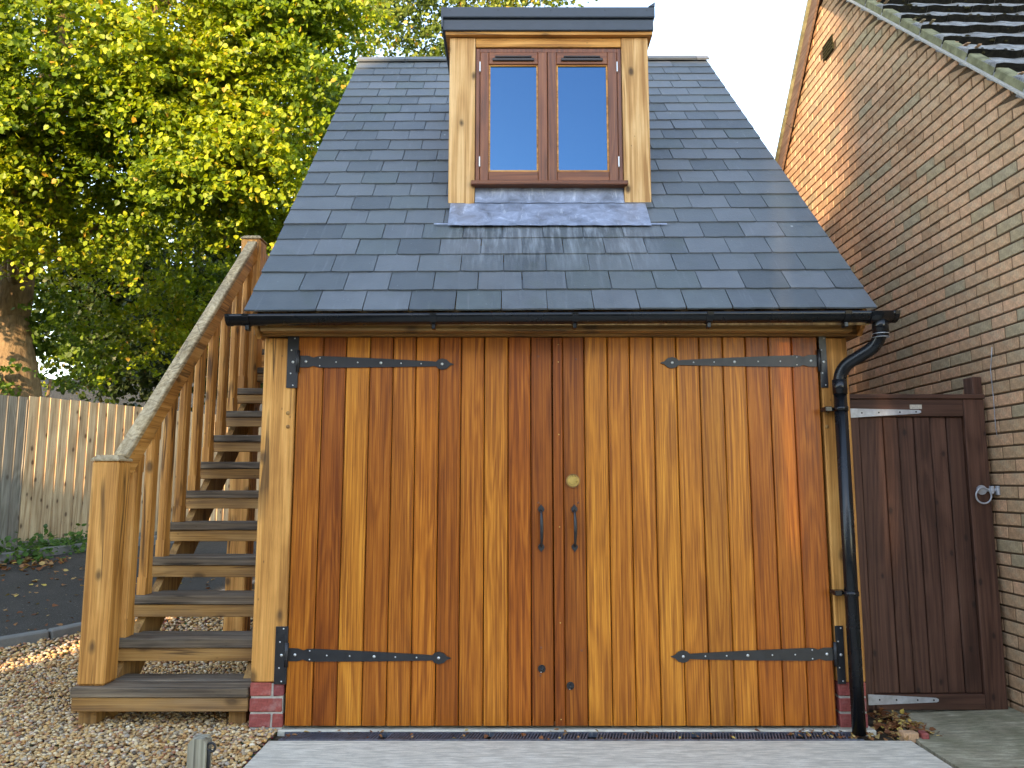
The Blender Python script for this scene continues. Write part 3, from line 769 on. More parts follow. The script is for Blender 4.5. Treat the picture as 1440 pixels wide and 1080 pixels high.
# metal edged flat roof
mt = MB(); mt.box(-.452, .914, DY-.045, 5.98-4, 4.109, 4.185, None, .004); gp(mt, 'dormer_fascia', M['gutter_metal'], dormer)
mt = MB(); mt.box(-.458, .922, DY-.062, 6.0-4, 4.187, 4.262, None, .006)
mt.prism([(.880,4.262),(.922,4.262),(.924,4.292),(.915,4.286)], DY-.064, DY+.3)
mt.box(-.456, -.445, DY-.066, DY-.03, 4.12, 4.262)
dr_ = gp(mt, 'dormer_roof', M['gutter_metal'], dormer)
mb = MB()
for xx in (-.40,-.09,.25,.60,.87): mb.dome((xx, DY-.062, 4.238), .004, .002)
gp(mb, 'trim_rivet', M['black'], dormer)
# window
wf = MB(); z0, z1 = 3.105, 4.018
for (a, c, e, g_) in ((-.234,-.208,z0,z1),(.682,.708,z0,z1)): wf.box(a, c, DY+.016, DY+.08, e, g_, None, .002)
wf.box(-.208, .682, DY+.016, DY+.08, 3.990, z1, None, .002)
wf.box(-.208, .682, DY+.03, DY+.08, z0, 3.112)
win = gp(wf, 'window', M['iroko_frame'])
gp(MB().box(-.258, .732, DY-.035, DY+.05, 3.075, 3.103, None, .004), 'window_sill', M['iroko_frame_x'], win)
for (a, c) in ((-.206, .2275), (.2305, .680)):
    sx0, sx1 = a, c; st = .058; y0, y1 = DY+.008, DY+.055; zb, zt = 3.114, 3.988
    if a < 0: g0_, g1_ = -.150, .168
    else: g0_, g1_ = .288, .620
    mb = MB().box(sx0, g0_, y0, y1, zb, zt, None, .004).box(g1_, sx1, y0, y1, zb, zt, None, .004)
    cs = mb.build('casement', M['iroko_frame'], win)
    for qa, qb in ((zb, 3.178), (3.905, zt)): MB().box(g0_+.0005, g1_-.0005, y0+.0005, y1, qa, qb, None, .004).build('casement_rail', M['iroko_frame_x'], win)
    bead = MB()
    for q in ((g0_, g0_+.010, 3.178, 3.905), (g1_-.010, g1_, 3.178, 3.905)): bead.box(q[0], q[1], y0+.010, y0+.026, q[2], q[3])
    bead.box(g0_+.010, g1_-.010, y0+.006, y0+.026, 3.178, 3.188).box(g0_+.010, g1_-.010, y0+.010, y0+.026, 3.897, 3.905)
    bead.build('glazing_bead', M['oak_x'], win)
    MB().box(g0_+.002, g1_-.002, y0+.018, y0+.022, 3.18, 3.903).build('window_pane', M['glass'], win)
    v = MB().box((g0_+g1_)/2-.135, (g0_+g1_)/2+.135, y0-.012, y0, 3.925, 3.945, None, .003)
    v.box((g0_+g1_)/2-.118, (g0_+g1_)/2+.118, y0-.016, y0-.003, 3.948, 3.956, None, .001)
    v.build('trickle_vent', M['plastic_brown'], win)
for xx in (-.207, .681):
    for zz in (3.885, 3.24):
        MB().box(xx-.004, xx+.004, DY-.001, DY+.02, zz-.035, zz+.035, None, .002).build('casement_hinge', M['screw'], win)
# lead apron below the window: upstand, dressed over the slates
lead = MB(); nn = 26
prof = [(DY+.025, 3.074), (DY+.020, 3.03), (DY+.012, 2.992), (DY-.012, 2.962)]
for q in (4.645, 4.60, 4.55, 4.50, 4.452): prof.append((q-4-.02, roof_z(q)+.022))
def lead_strip(x0, x1, prof, name):
    mb = MB(); n = 40
    for y, z in prof:
        for k in range(n+1):
            xx = x0+(x1-x0)*k/n; wob = .0007*math.sin(xx*31+z*9)+.0006*math.sin(xx*67+1+z*20)
            mb.v.append((xx, y-wob, z+wob))
    for i in range(len(prof)-1):
        for k in range(n):
            a = i*(n+1)+k; mb.f.append((a, a+1, a+n+2, a+n+1)); mb.smooth.append(True)
    return mb.build(name, M['lead'], dormer)
lead_strip(-.235, .71, prof[:4], 'lead_upstand')
lead_strip(-.385, .835, [(DY-.010, 2.958)]+prof[4:], 'lead_apron')
sl_ = MB()
for (x0, x1, ya) in ((-.47,-.37,4.465),(.80,.93,4.465)):
    sl_.add([(x0, ya-4-.02, roof_z(ya)+.018), (x1, ya-4-.02, roof_z(ya)+.018), (x1, ya+.012-4-.02, roof_z(ya+.012)+.018), (x0, ya+.012-4-.02, roof_z(ya+.012)+.018)], [(0,1,2,3)])
sl_.build('lead_soaker', M['lead'], dormer, fix=False)

# ------------------------------------------------------------------ drain channel
D = thing('drain_channel', 'narrow slotted drain channel along the foot of the garage doors', 'drain', (0, 3.915, 0))
MB().box(-1.12, 1.70, -.062, .058, -.12, -.030).build('channel_body', M['dark'], D)
M['grate'] = simple('grate_steel', (.16,.18,.22), .4, .5, .5, .4, 40)
gs = -1.115
while gs < 1.66:
    mb = MB(); e = min(gs+.5, 1.68)
    mb.box(gs, e, -.060, -.050, -.028, -.005); mb.box(gs, e, .044, .055, -.028, -.005)
    x = gs+.01
    while x < e-.03:
        mb.beam((x, -.050, -.012), (x+.022, .044, -.012), .006, .014); x += .015
    mb.build('grating', M['grate'], D); gs += .503

# ------------------------------------------------------------------ STAIRCASE
S = thing('wooden_staircase', 'open riser oak staircase climbing beside the garage, grey weathered treads', 'staircase', (-1.75, 4, 0))
SX = -1.75
def sp(mb, name, mat, par=None, **kw):
    mb.v = [(x-SX, y-4, z) for x, y, z in mb.v]; return mb.build(name, mat, par or S, **kw)
RH, GO, XL, XR = .1937, .2052, -2.145, -1.335
def tY(n): return 4.225+GO*(n-2) if n > 1 else 4.0
for n in range(1, 12):
    y0 = tY(n); z = RH*n; xl = -2.205 if n == 1 else XL; xr = -1.318 if n == 1 else XR
    dep = .30 if n == 1 else .238
    for q in range(2):   # each tread is two boards with an open joint
        a = y0+q*(dep/2+.004); c = y0+(q+1)*dep/2-.002
        sp(MB().box(xl, xr, a, c, z-.048, z+random.uniform(-.001, .001), None, .005), 'tread_board', M['tread'])
    sp(MB().box(xl+.004, xr, y0+.010, y0+.055, z-.116, z-.049, None, .003), 'under_rail', M['under'])
# stringers: sloping beams under the treads
for x in (XL+.055, XR-.05):
    p0 = (x, tY(1)+.16, .03); p1 = (x, tY(11)+.15, RH*11-.20)
    sp(MB().beam(p0, p1, .045, .20), 'stringer', M['oak_dark'])
sp(MB().box(-1.43, -1.345, 4.07, 4.16, -.06, .075), 'support_block', M['oak_dark'])
sp(MB().box(-2.19, -2.10, 4.07, 4.16, -.06, .075), 'support_block', M['oak_dark'])
# newels
def newel(x0, x1, y0, y1, z0, z1):
    n = sp(MB().box(x0, x1, y0, y1, z0, z1-.022, None, .012), 'newel_post', M['oak'])
    mb = MB(); cx, cy = (x0+x1)/2, (y0+y1)/2; w = (x1-x0)/2+.003; d = (y1-y0)/2+.003
    vs_ = [(-w,-d,z1-.021),(w,-d,z1-.021),(w,d,z1-.021),(-w,d,z1-.021),(-w,-d,z1-.012),(w,-d,z1-.012),(w,d,z1-.012),(-w,d,z1-.012),(-w*.72,-d*.72,z1+.010),(w*.72,-d*.72,z1+.010),(w*.72,d*.72,z1+.010),(-w*.72,d*.72,z1+.010)]
    mb.add([(cx+a, cy+b_, c) for a, b_, c in vs_], [(0,3,2,1),(0,1,5,4),(1,2,6,5),(2,3,7,6),(3,0,4,7),(4,5,9,8),(5,6,10,9),(6,7,11,10),(7,4,8,11),(8,9,10,11)])
    sp(mb, 'post_cap', M['rail_grey'])
newel(-2.197, -2.055, 4.035, 4.175, RH, 1.345)
newel(-2.195, -2.035, 6.02, 6.18, -.0, 3.20)
# handrail: golden body with weathered top board
xr_ = -2.085; r0 = Vector((xr_, 4.155, 1.285)); r1 = Vector((xr_, 6.03, 3.075))
rd = (r1-r0).normalized(); nrm = Vector((0, -rd.z, rd.y))
sp(MB().beam(r0, r1, .052, .105, up=(0,0,1), b=.004), 'handrail', M['oak_y'])
sp(MB().beam(r0+nrm*.072+rd*.01, r1+nrm*.072-rd*.0, .075, .036, b=.006), 'handrail_cap', M['rail_grey'])
# balusters, chamfered
for n in range(2, 11):
    y = tY(n)+.075
    zt = r0.z+(y-r0.y)*rd.z/rd.y-.055/rd.y*1.0+.02; zb = RH*n
    for hh in (0,):
        w, d = (.050, .085) if n > 2 else (.06, .09)
        x0 = -2.125 if n > 2 else -2.128
        sp(MB().box(x0, x0+w, y-d/2, y+d/2, zb+.0005, zb+(zt-zb)*.10, None, .001)
           .box(x0+.0004, x0+w-.0004, y-d/2+.0004, y+d/2-.0004, zb+(zt-zb)*.10-.013, zt-(zt-zb)*.10+.013, None, .012)
           .box(x0, x0+w, y-d/2, y+d/2, zt-(zt-zb)*.10, zt, None, .001), 'baluster', M['oak'])
# landing with its rail
sp(MB().box(-2.18, XR, 6.30, 7.45, 2.27, 2.32, None, .004), 'landing_deck', M['tread'])
sp(MB().box(-2.18, XR, 6.285, 6.33, 2.12, 2.268), 'landing_beam', M['oak_x'])
for y in (6.34, 7.36): 
    for x in ((-2.19, -2.06), (-1.50, -1.37)):
        if y < 7 and x[0] < -2: continue
        sp(MB().box(x[0], x[1], y, y+.12, .0, 2.268 if y < 7 else 3.3, None, .006), 'landing_post', M['oak'])
sp(MB().box(-2.06, -1.50, 7.39, 7.45, 3.12, 3.20, None, .004), 'landing_rail', M['oak_x'])
sp(MB().box(-2.145, -2.085, 6.18, 7.36, 3.06, 3.15, None, .004), 'landing_rail', M['oak_y'])
for k in range(5): sp(MB().box(-2.02+k*.105, -1.98+k*.105, 7.40, 7.44, 2.322, 3.12, None, .003), 'baluster', M['oak'])
for k in range(8): sp(MB().box(-2.135, -2.095, 6.28+k*.135, 6.32+k*.135, 2.322, 3.06, None, .003), 'baluster', M['oak'])

# ------------------------------------------------------------------ GATE
YG = 4.30
g0 = 1.80; g1 = 2.645
GT = thing('garden_gate', 'dark brown stained ledged wooden side gate with galvanised hinges and ring latch', 'gate', (g0, YG, 0))
def gg(mb, name, mat, **kw):
    mb.v = [(x-g0, y-YG, z) for x, y, z in mb.v]; return mb.build(name, mat, GT, **kw)
gz0, gz1 = .012, 1.675
gxr = at(1365, 800, YG).x
gxr = 2.525; gxl = 1.90
rz = at(1250, 586, YG).z; bz = at(1250, 975, YG).z
gg(MB().box(gxl-.06, gxl+.035, YG-.02, YG+.02, gz0, rz-.002, None, .003), 'stile', M['brown_wood'])
gg(MB().box(gxr, 2.640, YG-.022, YG+.02, gz0, gz1, None, .003), 'stile', M['brown_wood'])
gg(MB().box(gxl-.06, gxr-.003, YG-.022, YG+.02, rz, gz1, None, .003), 'top_rail', M['brown_wood_x'])
gg(MB().box(gxl+.037, gxr-.003, YG-.022, YG+.02, gz0, bz, None, .003), 'bottom_rail', M['brown_wood_x'])
gg(MB().box(gxl-.06, 2.645, YG-.03, YG+.03, gz1+.002, gz1+.027, None, .003), 'capping', M['brown_wood_x'])
gb = [gxl+.037]
pxs = [1243.5, 1264.5, 1287, 1310, 1333]
for q in pxs: gb.append(at(q, 640, YG).x)
gb.append(gxr-.003)
for i in range(len(gb)-1):
    w = gb[i+1]-gb[i]-.005; yy = random.choice((-.006, -.008, -.004))
    MB().box(-w/2, w/2, yy, .012, 0, rz-bz-.004, None, .004).build('board', M['brown_wood'], GT, loc=((gb[i]+gb[i+1])/2-g0, 0, bz+.002))
gg(MB().box(gxl-.06, gxr, YG+.014, YG+.02, gz0, gz1), 'backing', M['brown_wood'])
def tee(px0, py0, px1, py1, h0, h1):
    p0, p1 = at(px0, py0, YG-.026), at(px1, py1, YG-.026)
    t = .04; mb = MB().prism([(p0.x, p0.z+h0/2), (p1.x-.012, p1.z+h1/2), (p1.x, p1.z+h1/4), (p1.x, p1.z-h1/4), (p1.x-.012, p1.z-h1/2), (p0.x, p0.z-h0/2)], YG-.028, YG-.0225)
    gg(mb, 'strap_hinge', M['steel'])
    sc = MB()
    for u in (.16, .4, .7, .93): sc.dome((p0.x+(p1.x-p0.x)*u, YG-.028, p0.z+(p1.z-p0.z)*u), .005, .003)
    gg(sc, 'hinge_bolt', M['black'])
tee(1196, 581, 1295, 579, .052, .02); tee(1221, 984, 1320, 984.5, .055, .022)
p = at(1288, 572, YG-.026); gg(MB().box(p.x-.033, p.x+.033, YG-.026, YG-.0225, p.z-.012, p.z+.012), 'maker_plate', M['label'])
# ring latch
q = at(1381, 697, YG-.03); mb = MB(); pts = [(q.x+.042*math.sin(t*math.pi/12)*1, YG-.045, q.z-.0+.042*math.cos(t*math.pi/12)) for t in range(25)]
mb.tube(pts, .0045, 8, cap=False); gg(mb, 'ring_handle', M['steel'])
q2 = at(1378, 689, YG-.03); mb = MB().tube([(q2.x+.01, YG-.022, q2.z), (q2.x+.01, YG-.035, q2.z)], .026, 12)
mb.box(q2.x+.02, q2.x+.105, YG-.034, YG-.024, q2.z-.008, q2.z+.008, None, .002); mb.box(q2.x+.055, q2.x+.07, YG-.045, YG-.022, q2.z-.02, q2.z+.022, None, .002); mb.box(q2.x+.088, q2.x+.102, YG-.045, YG-.022, q2.z-.028, q2.z+.022, None, .002)
gg(mb, 'latch', M['steel'])
GP = MB().box(0, .055, 0, .09, 0, 1.84, None, .004).build('gate_post', M['brown_wood'], None, loc=(2.618, YG+.035, -.03))
GP['label'] = 'slim dark brown gate post fixed against the tan brick wall'; GP['category'] = 'post'

# ------------------------------------------------------------------ NEIGHBOUR HOUSE
WX = 2.68
H = thing('brick_house', 'neighbouring tan brick house, its gable wall beside the gate and tiled roof above', 'house', (WX, 6.12, 0))
def hz(Y): return min(3.228+.9655*(Y-3.776), 4.313+1.048*(7.251-Y))   # line under the verge
APY, APZ = 6.124, 5.495
Yn, Yf = 2.6, 9.2
EZ = hz(Yn)
def hp(mb, name, mat, par=None, **kw):
    mb.v = [(x-WX, y-6.12, z) for x, y, z in mb.v]; return mb.build(name, mat, par or H, **kw)
gz = lambda Y: hz(Y)-.03
mb = MB()
poly = [(Yn, -.1), (Yf, -.1), (Yf, gz(Yf)), (APY, gz(APY)), (Yn, gz(Yn))]
n = len(poly); mb.v = [(WX+.006, y, z) for y, z in poly]+[(WX+.11, y, z) for y, z in poly]
mb.f = [tuple(range(n)), tuple(range(2*n-1, n-1, -1))]+[(i, (i+1) % n, (i+1) % n+n, i+n) for i in range(n)]; mb.smooth = [False]*len(mb.f)
wall = hp(mb, 'gable_wall', M['mortar_brown'])
hp(MB().box(WX+.11, WX+5, Yn, Yn+.1, -.1, EZ-.05), 'front_wall', M['mortar_brown']); hp(MB().box(WX+.11, WX+5, Yf-.1, Yf, -.1, gz(Yf)), 'rear_wall', M['mortar_brown'])
# bricks
CP, BL, JT = .0717, .2045, .0110
cand = []
k = 0
vent_c = at(1163, 67, 6.087); 
while k*CP < APZ:
    z = k*CP-.02
    y = Yn+(BL+JT)/2*(k % 2)+random.uniform(-.006, .006)-BL
    while y < Yf:
        a, c = max(y, Yn), min(y+BL, Yf)
        if c-a > .04:
            zt = z+CP-JT
            # cut by the verge
            za = min(gz(a), gz(c))
            if not (abs((a+c)/2-6.09) < .13 and abs(z+.03-vent_c.z) < .075):
                if zt < za: cand.append((a, c, z, zt))
                elif z+.008 < max(gz(a), gz(c)): cand.append((a, c, z, zt, 'cut'))
        y += BL+JT
    k += 1
def vis_area(t):
    a, c, z, zt = t[:4]; m = (WX, (a+c)/2, (z+zt)/2)
    if m[1] < 2.5: return 0
    x, y = project(m)
    if not (-5 < x < 1445 and -5 < y < 1085): return 0
    Yc = m[1]*1.84/WX; zc = CH+(m[2]-CH)*1.84/WX        # hidden behind the garage?
    top = roof_z(Yc, 1.8) if Yc > YE else -9
    if 3.98 < Yc < 4.2: top = max(top, 2.1)
    if zc < top and Yc < YR: return 0
    if x < 1392 and y > 565: return 0
    x0, y0 = project((WX, a, z)); x1, y1 = project((WX, c, z)); x2, y2 = project((WX, a, zt))
    return abs((x0-x1))*abs(y0-y2)
def is_full(t): return len(t) == 4 and abs(t[1]-t[0]-BL) < .002
vis = sorted([t for t in cand if is_full(t)], key=vis_area, reverse=True)
big = [t for t in vis[:300] if vis_area(t) > 0]
bigset = set(big)
def bmesh_one(L, Hh, rnd):
    mb = MB().box(0, .09, 0, L, 0, Hh, None, .003); mb.v = [tuple(c+random.uniform(-.001, .001) for c in v) for v in mb.v]
    me = mb.mesh('brick'); a = me.attributes.new('rnd', 'FLOAT', 'FACE'); a.data.foreach_set('value', [rnd]*len(me.polygons)); me.materials.append(M['brick_tan']); return me
variants = [bmesh_one(BL, CP-JT, (i+.5)/24) for i in range(24)]
for t in big:
    o = link('brick', random.choice(variants), wall, (0-random.uniform(0, .001), t[0]-6.12, t[2]+random.uniform(-.001, .001)))
V = []; F = []; RN = []
for t in cand:
    if t in bigset: continue
    a, c, z, zt = t[:4]; o = len(V); x0 = WX-random.uniform(0, .001); x1 = WX+.02
    z2a, z2c = (zt, zt) if len(t) == 4 else (max(min(zt, gz(a)), z+.004), max(min(zt, gz(c)), z+.004))
    e = .003
    V += [(x0, a+e, z+e), (x0, c-e, z+e), (x0, c-e, z2c-e), (x0, a+e, z2a-e), (x0+e, a, z), (x0+e, c, z), (x0+e, c, z2c), (x0+e, a, z2a), (x1, a, z), (x1, c, z), (x1, c, z2c), (x1, a, z2a)]
    q = [(0,3,2,1)]
    for s_ in range(4):
        s2 = (s_+1) % 4; q += [(s_, s2, 4+s2, 4+s_), (4+s_, 4+s2, 8+s2, 8+s_)]
    F += [tuple(o+i for i in f) for f in q]; RN += [random.random()]*9
V = np.array(V)-np.array([WX, 6.12, 0]); F = np.array(F)
me = np_mesh('brickwork', V, F, M['brick_tan'], attrs={'rnd': np.array(RN)})
link('brickwork', me, wall, kind='stuff')
# air brick
av = MB().box(WX-.004, WX+.02, 5.985, 6.19, vent_c.z-.072, vent_c.z+.066)
for i in range(5): av.box(WX-.009, WX-.003, 5.99, 6.185, vent_c.z-.065+i*.028, vent_c.z-.052+i*.028)
hp(av, 'air_brick', M['moss'])
# loose cable down the wall by the gate post
cb = MB(); pts = []
for i, (px, py) in enumerate(((1395,488),(1394,505),(1393,520),(1397,560),(1400,600),(1402,612))):
    a_, r_ = ray(px, py); Y = (WX-.008)/a_; pts.append((WX-.008, Y, CH+r_*Y))
cb.tube(pts, .002, 6); hp(cb, 'cable', M['steel'])
# roof slab, tiles, verge, barge boards
OV = .05
def rz_(Y): return hz(Y)+.03
def slab(Ya, Yb, name):
    mb = MB(); za, zb = hz(Ya), hz(Yb)
    mb.v = [(WX-.01, Ya, za-.01), (WX+5, Ya, za-.01), (WX+5, Yb, zb-.01), (WX-.01, Yb, zb-.01)]; mb.v += [(x, y, z+.03) for x, y, z in mb.v]
    mb.f = [(0,1,2,3),(4,7,6,5),(0,4,5,1),(1,5,6,2),(2,6,7,3),(3,7,4,0)]; mb.smooth = [False]*6
    return hp(mb, name, M['moss'])
nroof = slab(Yn-.25, APY, 'roof'); slab(APY, Yf+.25, 'rear_roof')
aN = math.atan(.9655)
GAU = .228    # along Y
tile_me = []
for v in range(5):
    mb = MB(); w = .318; L = .37; nx = 8; t = .046
    prof = [(w*i/nx, .004*math.sin(2*math.pi*(i/nx))+.003*math.sin(4*math.pi*i/nx)) for i in range(nx+1)]
    for yy in (0, L):
        for x, h in prof: mb.v.append((x, yy+(random.uniform(-.004, .004) if yy == 0 else 0), h+t))
        for x, h in prof: mb.v.append((x, yy, h*.3))
    m_ = nx+1
    for i in range(nx):
        mb.f += [(i, i+1, 2*m_+i+1, 2*m_+i), (m_+i+1, m_+i, 3*m_+i, 3*m_+i+1), (i+1, i, m_+i, m_+i+1)]; mb.smooth += [True, False, False]
    mb.f += [(0, 2*m_, 3*m_, m_), (m_-1, 2*m_-1, 4*m_-1, 3*m_-1)]; mb.smooth += [False, False]
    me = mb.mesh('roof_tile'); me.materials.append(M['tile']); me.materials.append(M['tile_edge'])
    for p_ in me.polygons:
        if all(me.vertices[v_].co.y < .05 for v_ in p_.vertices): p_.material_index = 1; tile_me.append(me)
Yt = 3.49-GAU*3
row = 0
mossmb = MB()
while Yt < APY-.06:
    for i in range(7):
        x = WX-.045+i*.32
        p_ = project((x, Yt, rz_(Yt)))
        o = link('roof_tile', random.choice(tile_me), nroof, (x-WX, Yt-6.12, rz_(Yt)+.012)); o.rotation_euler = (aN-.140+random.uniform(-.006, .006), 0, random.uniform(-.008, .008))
    # clumps of moss sitting along the tile fronts
    for i in range(120):
        x = WX+.03+random.random()*2.2; s = random.uniform(.007, .015)*(1.4 if random.random() < .15 else 1)
        c = Vector((x, Yt-.008+random.uniform(-.004,.02), rz_(Yt)+.040+random.uniform(-.012, .028)))
        mossmb.tube([c+Vector((0,0,-s*.5)), c, c+Vector((0,0,s*.6))], [s*.9, s*1.25, s*.4], 6)
    Yt += GAU; row += 1
mossmb.v = [(x-WX, y-6.12, z) for x, y, z in mossmb.v]
mm = mossmb.build('moss', M['moss'], nroof, kind='stuff')
# verge: mortar bedding blocks below each tile end, undercloak strip
Yt = 3.49-GAU*3
while Yt < APY-.1:
    y2 = min(Yt+GAU-.008, APY-.05)
    hp(MB().beam((WX-.012, Yt, hz(Yt)+.046), (WX-.012, y2, hz(y2)+.046), .070, .052, b=.006), 'verge_bedding', M['verge'], nroof)
    Yt += GAU
hp(MB().beam((WX-.035, Yn-.2, hz(Yn-.2)+.012), (WX-.035, APY, APZ+.012), .075, .010), 'undercloak', M['mortar_pale'], nroof)
for (ya, yb) in ((APY, 6.95), (6.955, 7.75), (7.755, Yf+.2)):
    hp(MB().beam((WX-.04, ya, hz(ya+1e-5)-.02), (WX-.04, yb, hz(yb)-.02), .02, .17), 'barge_board', M['barge'])
    hp(MB().beam((WX-.045, ya, hz(ya+1e-5)+.085), (WX-.045, yb, hz(yb)+.085), .06, .035), 'verge_edge', M['verge'])

# ------------------------------------------------------------------ FENCE
FP = [(-8.6,3.6),(-6.63,7.18),(-5.66,8.95),(-4.86,10.5),(-3.9,12.3),(-2.95,14.1)]
FN = thing('board_fence', 'tall feather edge board fence behind the asphalt drive, one bay greyer', 'fence', (-5.75, 8.78, 0))
FB = Vector(FN.location); ftop = 2.235
for i in range(len(FP)-1):
    p0, p1 = Vector((*FP[i], 0)), Vector((*FP[i+1], 0)); d = p1-p0; L = d.length; d.normalize(); nr = Vector((d.y, -d.x, 0))
    nb = int(L/.118); w = L/nb; old = i < 2
    zt = ftop-(0.02 if old else 0)
    for k in range(nb):
        a = p0+d*(k*w); zb = ground_z(a.x, a.y)+.13
        sk_ = random.uniform(-.003, .003)
        mb = MB(); t0, t1 = .016, .006
        q = [(0, 0), (w+.012, .0), (w+.012, t1), (0, t0)]
        vs_ = []
        for z in (zb, zt+random.uniform(-.004, .004)):
            for s_, e in q:
                pp = p0+d*(k*w+s_)+nr*(e+.012*(s_ > .05)*0+.008*(k % 2)*0-.0+(.004 if s_ < .01 else .0))-FB
                vs_.append((pp.x, pp.y, z))
        mb.add(vs_, [(0,1,2,3),(7,6,5,4),(0,4,5,1),(1,5,6,2),(2,6,7,3),(3,7,4,0)])
        mb.build('fence_board', M['fence_grey'] if (old) else M['larch'], FN)
    a, c = p0-FB, p1-FB
    zb = max(ground_z(*FP[i]), ground_z(*FP[i+1]))
    MB().beam((a.x, a.y, ground_z(*FP[i])+.06), (c.x, c.y, ground_z(*FP[i+1])+.06), .04, .16).build('gravel_board', M['fence_grey'], FN)
    pp = p1-FB-nr*.05
    MB().box(pp.x-.05, pp.x+.05, pp.y-.05, pp.y+.05, 0, ftop-.05).build('fence_post', M['fence_grey'], FN)

# ------------------------------------------------------------------ gravel pebbles (countless)
def ico(sub):
    t = (1+5**.5)/2
    v = [(-1,t,0),(1,t,0),(-1,-t,0),(1,-t,0),(0,-1,t),(0,1,t),(0,-1,-t),(0,1,-t),(t,0,-1),(t,0,1),(-t,0,-1),(-t,0,1)]
    f = [(0,11,5),(0,5,1),(0,1,7),(0,7,10),(0,10,11),(1,5,9),(5,11,4),(11,10,2),(10,7,6),(7,1,8),(3,9,4),(3,4,2),(3,2,6),(3,6,8),(3,8,9),(4,9,5),(2,4,11),(6,2,10),(8,6,7),(9,8,1)]
    v = [np.array(p)/np.linalg.norm(p) for p in v]
    for _ in range(sub):
        cache = {}; nf = []
        def mid(a, b_):
            k_ = (min(a, b_), max(a, b_))
            if k_ not in cache:
                m_ = v[a]+v[b_]; v.append(m_/np.linalg.norm(m_)); cache[k_] = len(v)-1
            return cache[k_]
        for a, b_, c in f:
            x, y, z = mid(a, b_), mid(b_, c), mid(c, a); nf += [(a,x,z),(b_,y,x),(c,z,y),(x,y,z)]
        f = nf
    return np.array(v), np.array(f)
def inside_kerb(x, y):     # True on the gravel side of kerb A
    for i in range(len(KA)-1):
        (x0, y0), (x1, y1) = KA[i], KA[i+1]
        if x0 <= x <= x1: return y < y0+(y1-y0)*(x-x0)/(x1-x0)-.06
    return x > KA[-1][0] or (y < KA[0][1] and x < KA[0][0])
def pebbles(x0, x1, y0, y1, sp_, rmin, rmax, sub, cond=lambda x, y: True, jit=.5):
    gx = np.arange(x0, x1, sp_); gy = np.arange(y0, y1, sp_)
    X, Y = np.meshgrid(gx, gy); X = X.ravel()+rng.uniform(-jit, jit, X.size)*sp_; Y = Y.ravel()+rng.uniform(-jit, jit, Y.size)*sp_
    keep = np.array([inside_kerb(a, c) and cond(a, c) for a, c in zip(X, Y)]); X, Y = X[keep], Y[keep]; n = len(X)
    bv, bf = ico(sub)
    P = np.repeat(bv[None], n, 0)*rng.uniform(.9, 1.1, (n, len(bv), 1))
    r = rng.uniform(rmin, rmax, n)**1; sc_ = np.stack([r*rng.uniform(.8, 1.35, n), r*rng.uniform(.7, 1.0, n), r*rng.uniform(.45, .75, n)], 1)
    P = P*sc_[:, None, :]
    a = rng.uniform(0, 6.28, n); tl = rng.uniform(-.5, .5, n)
    ct, st = np.cos(tl)[:, None], np.sin(tl)[:, None]
    P = np.stack([P[...,0]*ct-P[...,2]*st, P[...,1], P[...,0]*st+P[...,2]*ct], -1)
    ca, sa = np.cos(a)[:, None], np.sin(a)[:, None]
    P = np.stack([P[...,0]*ca-P[...,1]*sa, P[...,0]*sa+P[...,1]*ca, P[...,2]], -1)
    Z = np.array([ground_z(q, w) for q, w in zip(X, Y)])+rng.uniform(-.012, .006, n)
    P += np.stack([X, Y, Z], 1)[:, None, :]
    Fc = (bf[None]+(np.arange(n)*len(bv))[:, None, None]).reshape(-1, 3)
    return P.reshape(-1, 3), Fc, np.repeat(rng.random(n), len(bf))
def stuff_obj(name, packs, mat, label, cat, smooth=True):
    Vs, Fs, Rs = [], [], []; o = 0
    for v_, f_, r_ in packs: Vs.append(v_); Fs.append(f_+o); Rs.append(r_); o += len(v_)
    me = np_mesh(name, np.concatenate(Vs), np.concatenate(Fs), mat, smooth, {'rnd': np.concatenate(Rs)})
    ob = link(name, me); ob['label'] = label; ob['category'] = cat; ob['kind'] = 'stuff'; return ob
c1 = lambda x, y: x < -1.165 if y < 4 else x < -1.31
stuff_obj('pebble_gravel', [
    pebbles(-2.75, -1.15, 2.9, 4.25, .0155, .0072, .0125, 1, lambda x, y: c1(x, y)),
    pebbles(-3.4, -2.75, 2.9, 4.25, .016, .0075, .0125, 0, c1), pebbles(-4.6, -1.3, 4.25, 5.3, .018, .008, .013, 0, c1),
    pebbles(-4.6, -1.32, 5.3, 7.6, .030, .013, .019, 0, c1), pebbles(-4.6, -3.4, 2.9, 4.25, .021, .010, .015, 0, c1)],
    M['pebble'], 'loose tan and grey pebble gravel round the foot of the staircase', 'gravel')

# ------------------------------------------------------------------ leaves
LEAFV = np.array([(0,0,0),(-.42,.22,.06),(-.40,.62,.05),(0,1.05,-.04),(.40,.62,.05),(.42,.22,.06)]); LEAFV[:, 1] -= .0
LEAFF = np.array([(0,3,2,1),(0,5,4,3)])
def leaves(P, size, up, spread, seed=0, curl=1.0):
    """P (n,3) positions, size array, up = preferred face normal"""
    n = len(P); nr = np.array(up)[None]+rng.normal(0, spread, (n, 3)); nr /= np.linalg.norm(nr, axis=1)[:, None]
    t = rng.normal(0, 1, (n, 3)); t[:, 2] -= 1.2; t -= (t*nr).sum(1)[:, None]*nr; t /= np.linalg.norm(t, axis=1)[:, None]
    b_ = np.cross(t, nr)
    s = size[:, None, None]
    v_ = LEAFV[None]*s*np.array([1, 1, curl])
    W = b_[:, None, :]*v_[..., 0:1]+t[:, None, :]*v_[..., 1:2]+nr[:, None, :]*v_[..., 2:3]+P[:, None, :]
    Fc = (LEAFF[None]+(np.arange(n)*6)[:, None, None]).reshape(-1, 4)
    return W.reshape(-1, 3), Fc
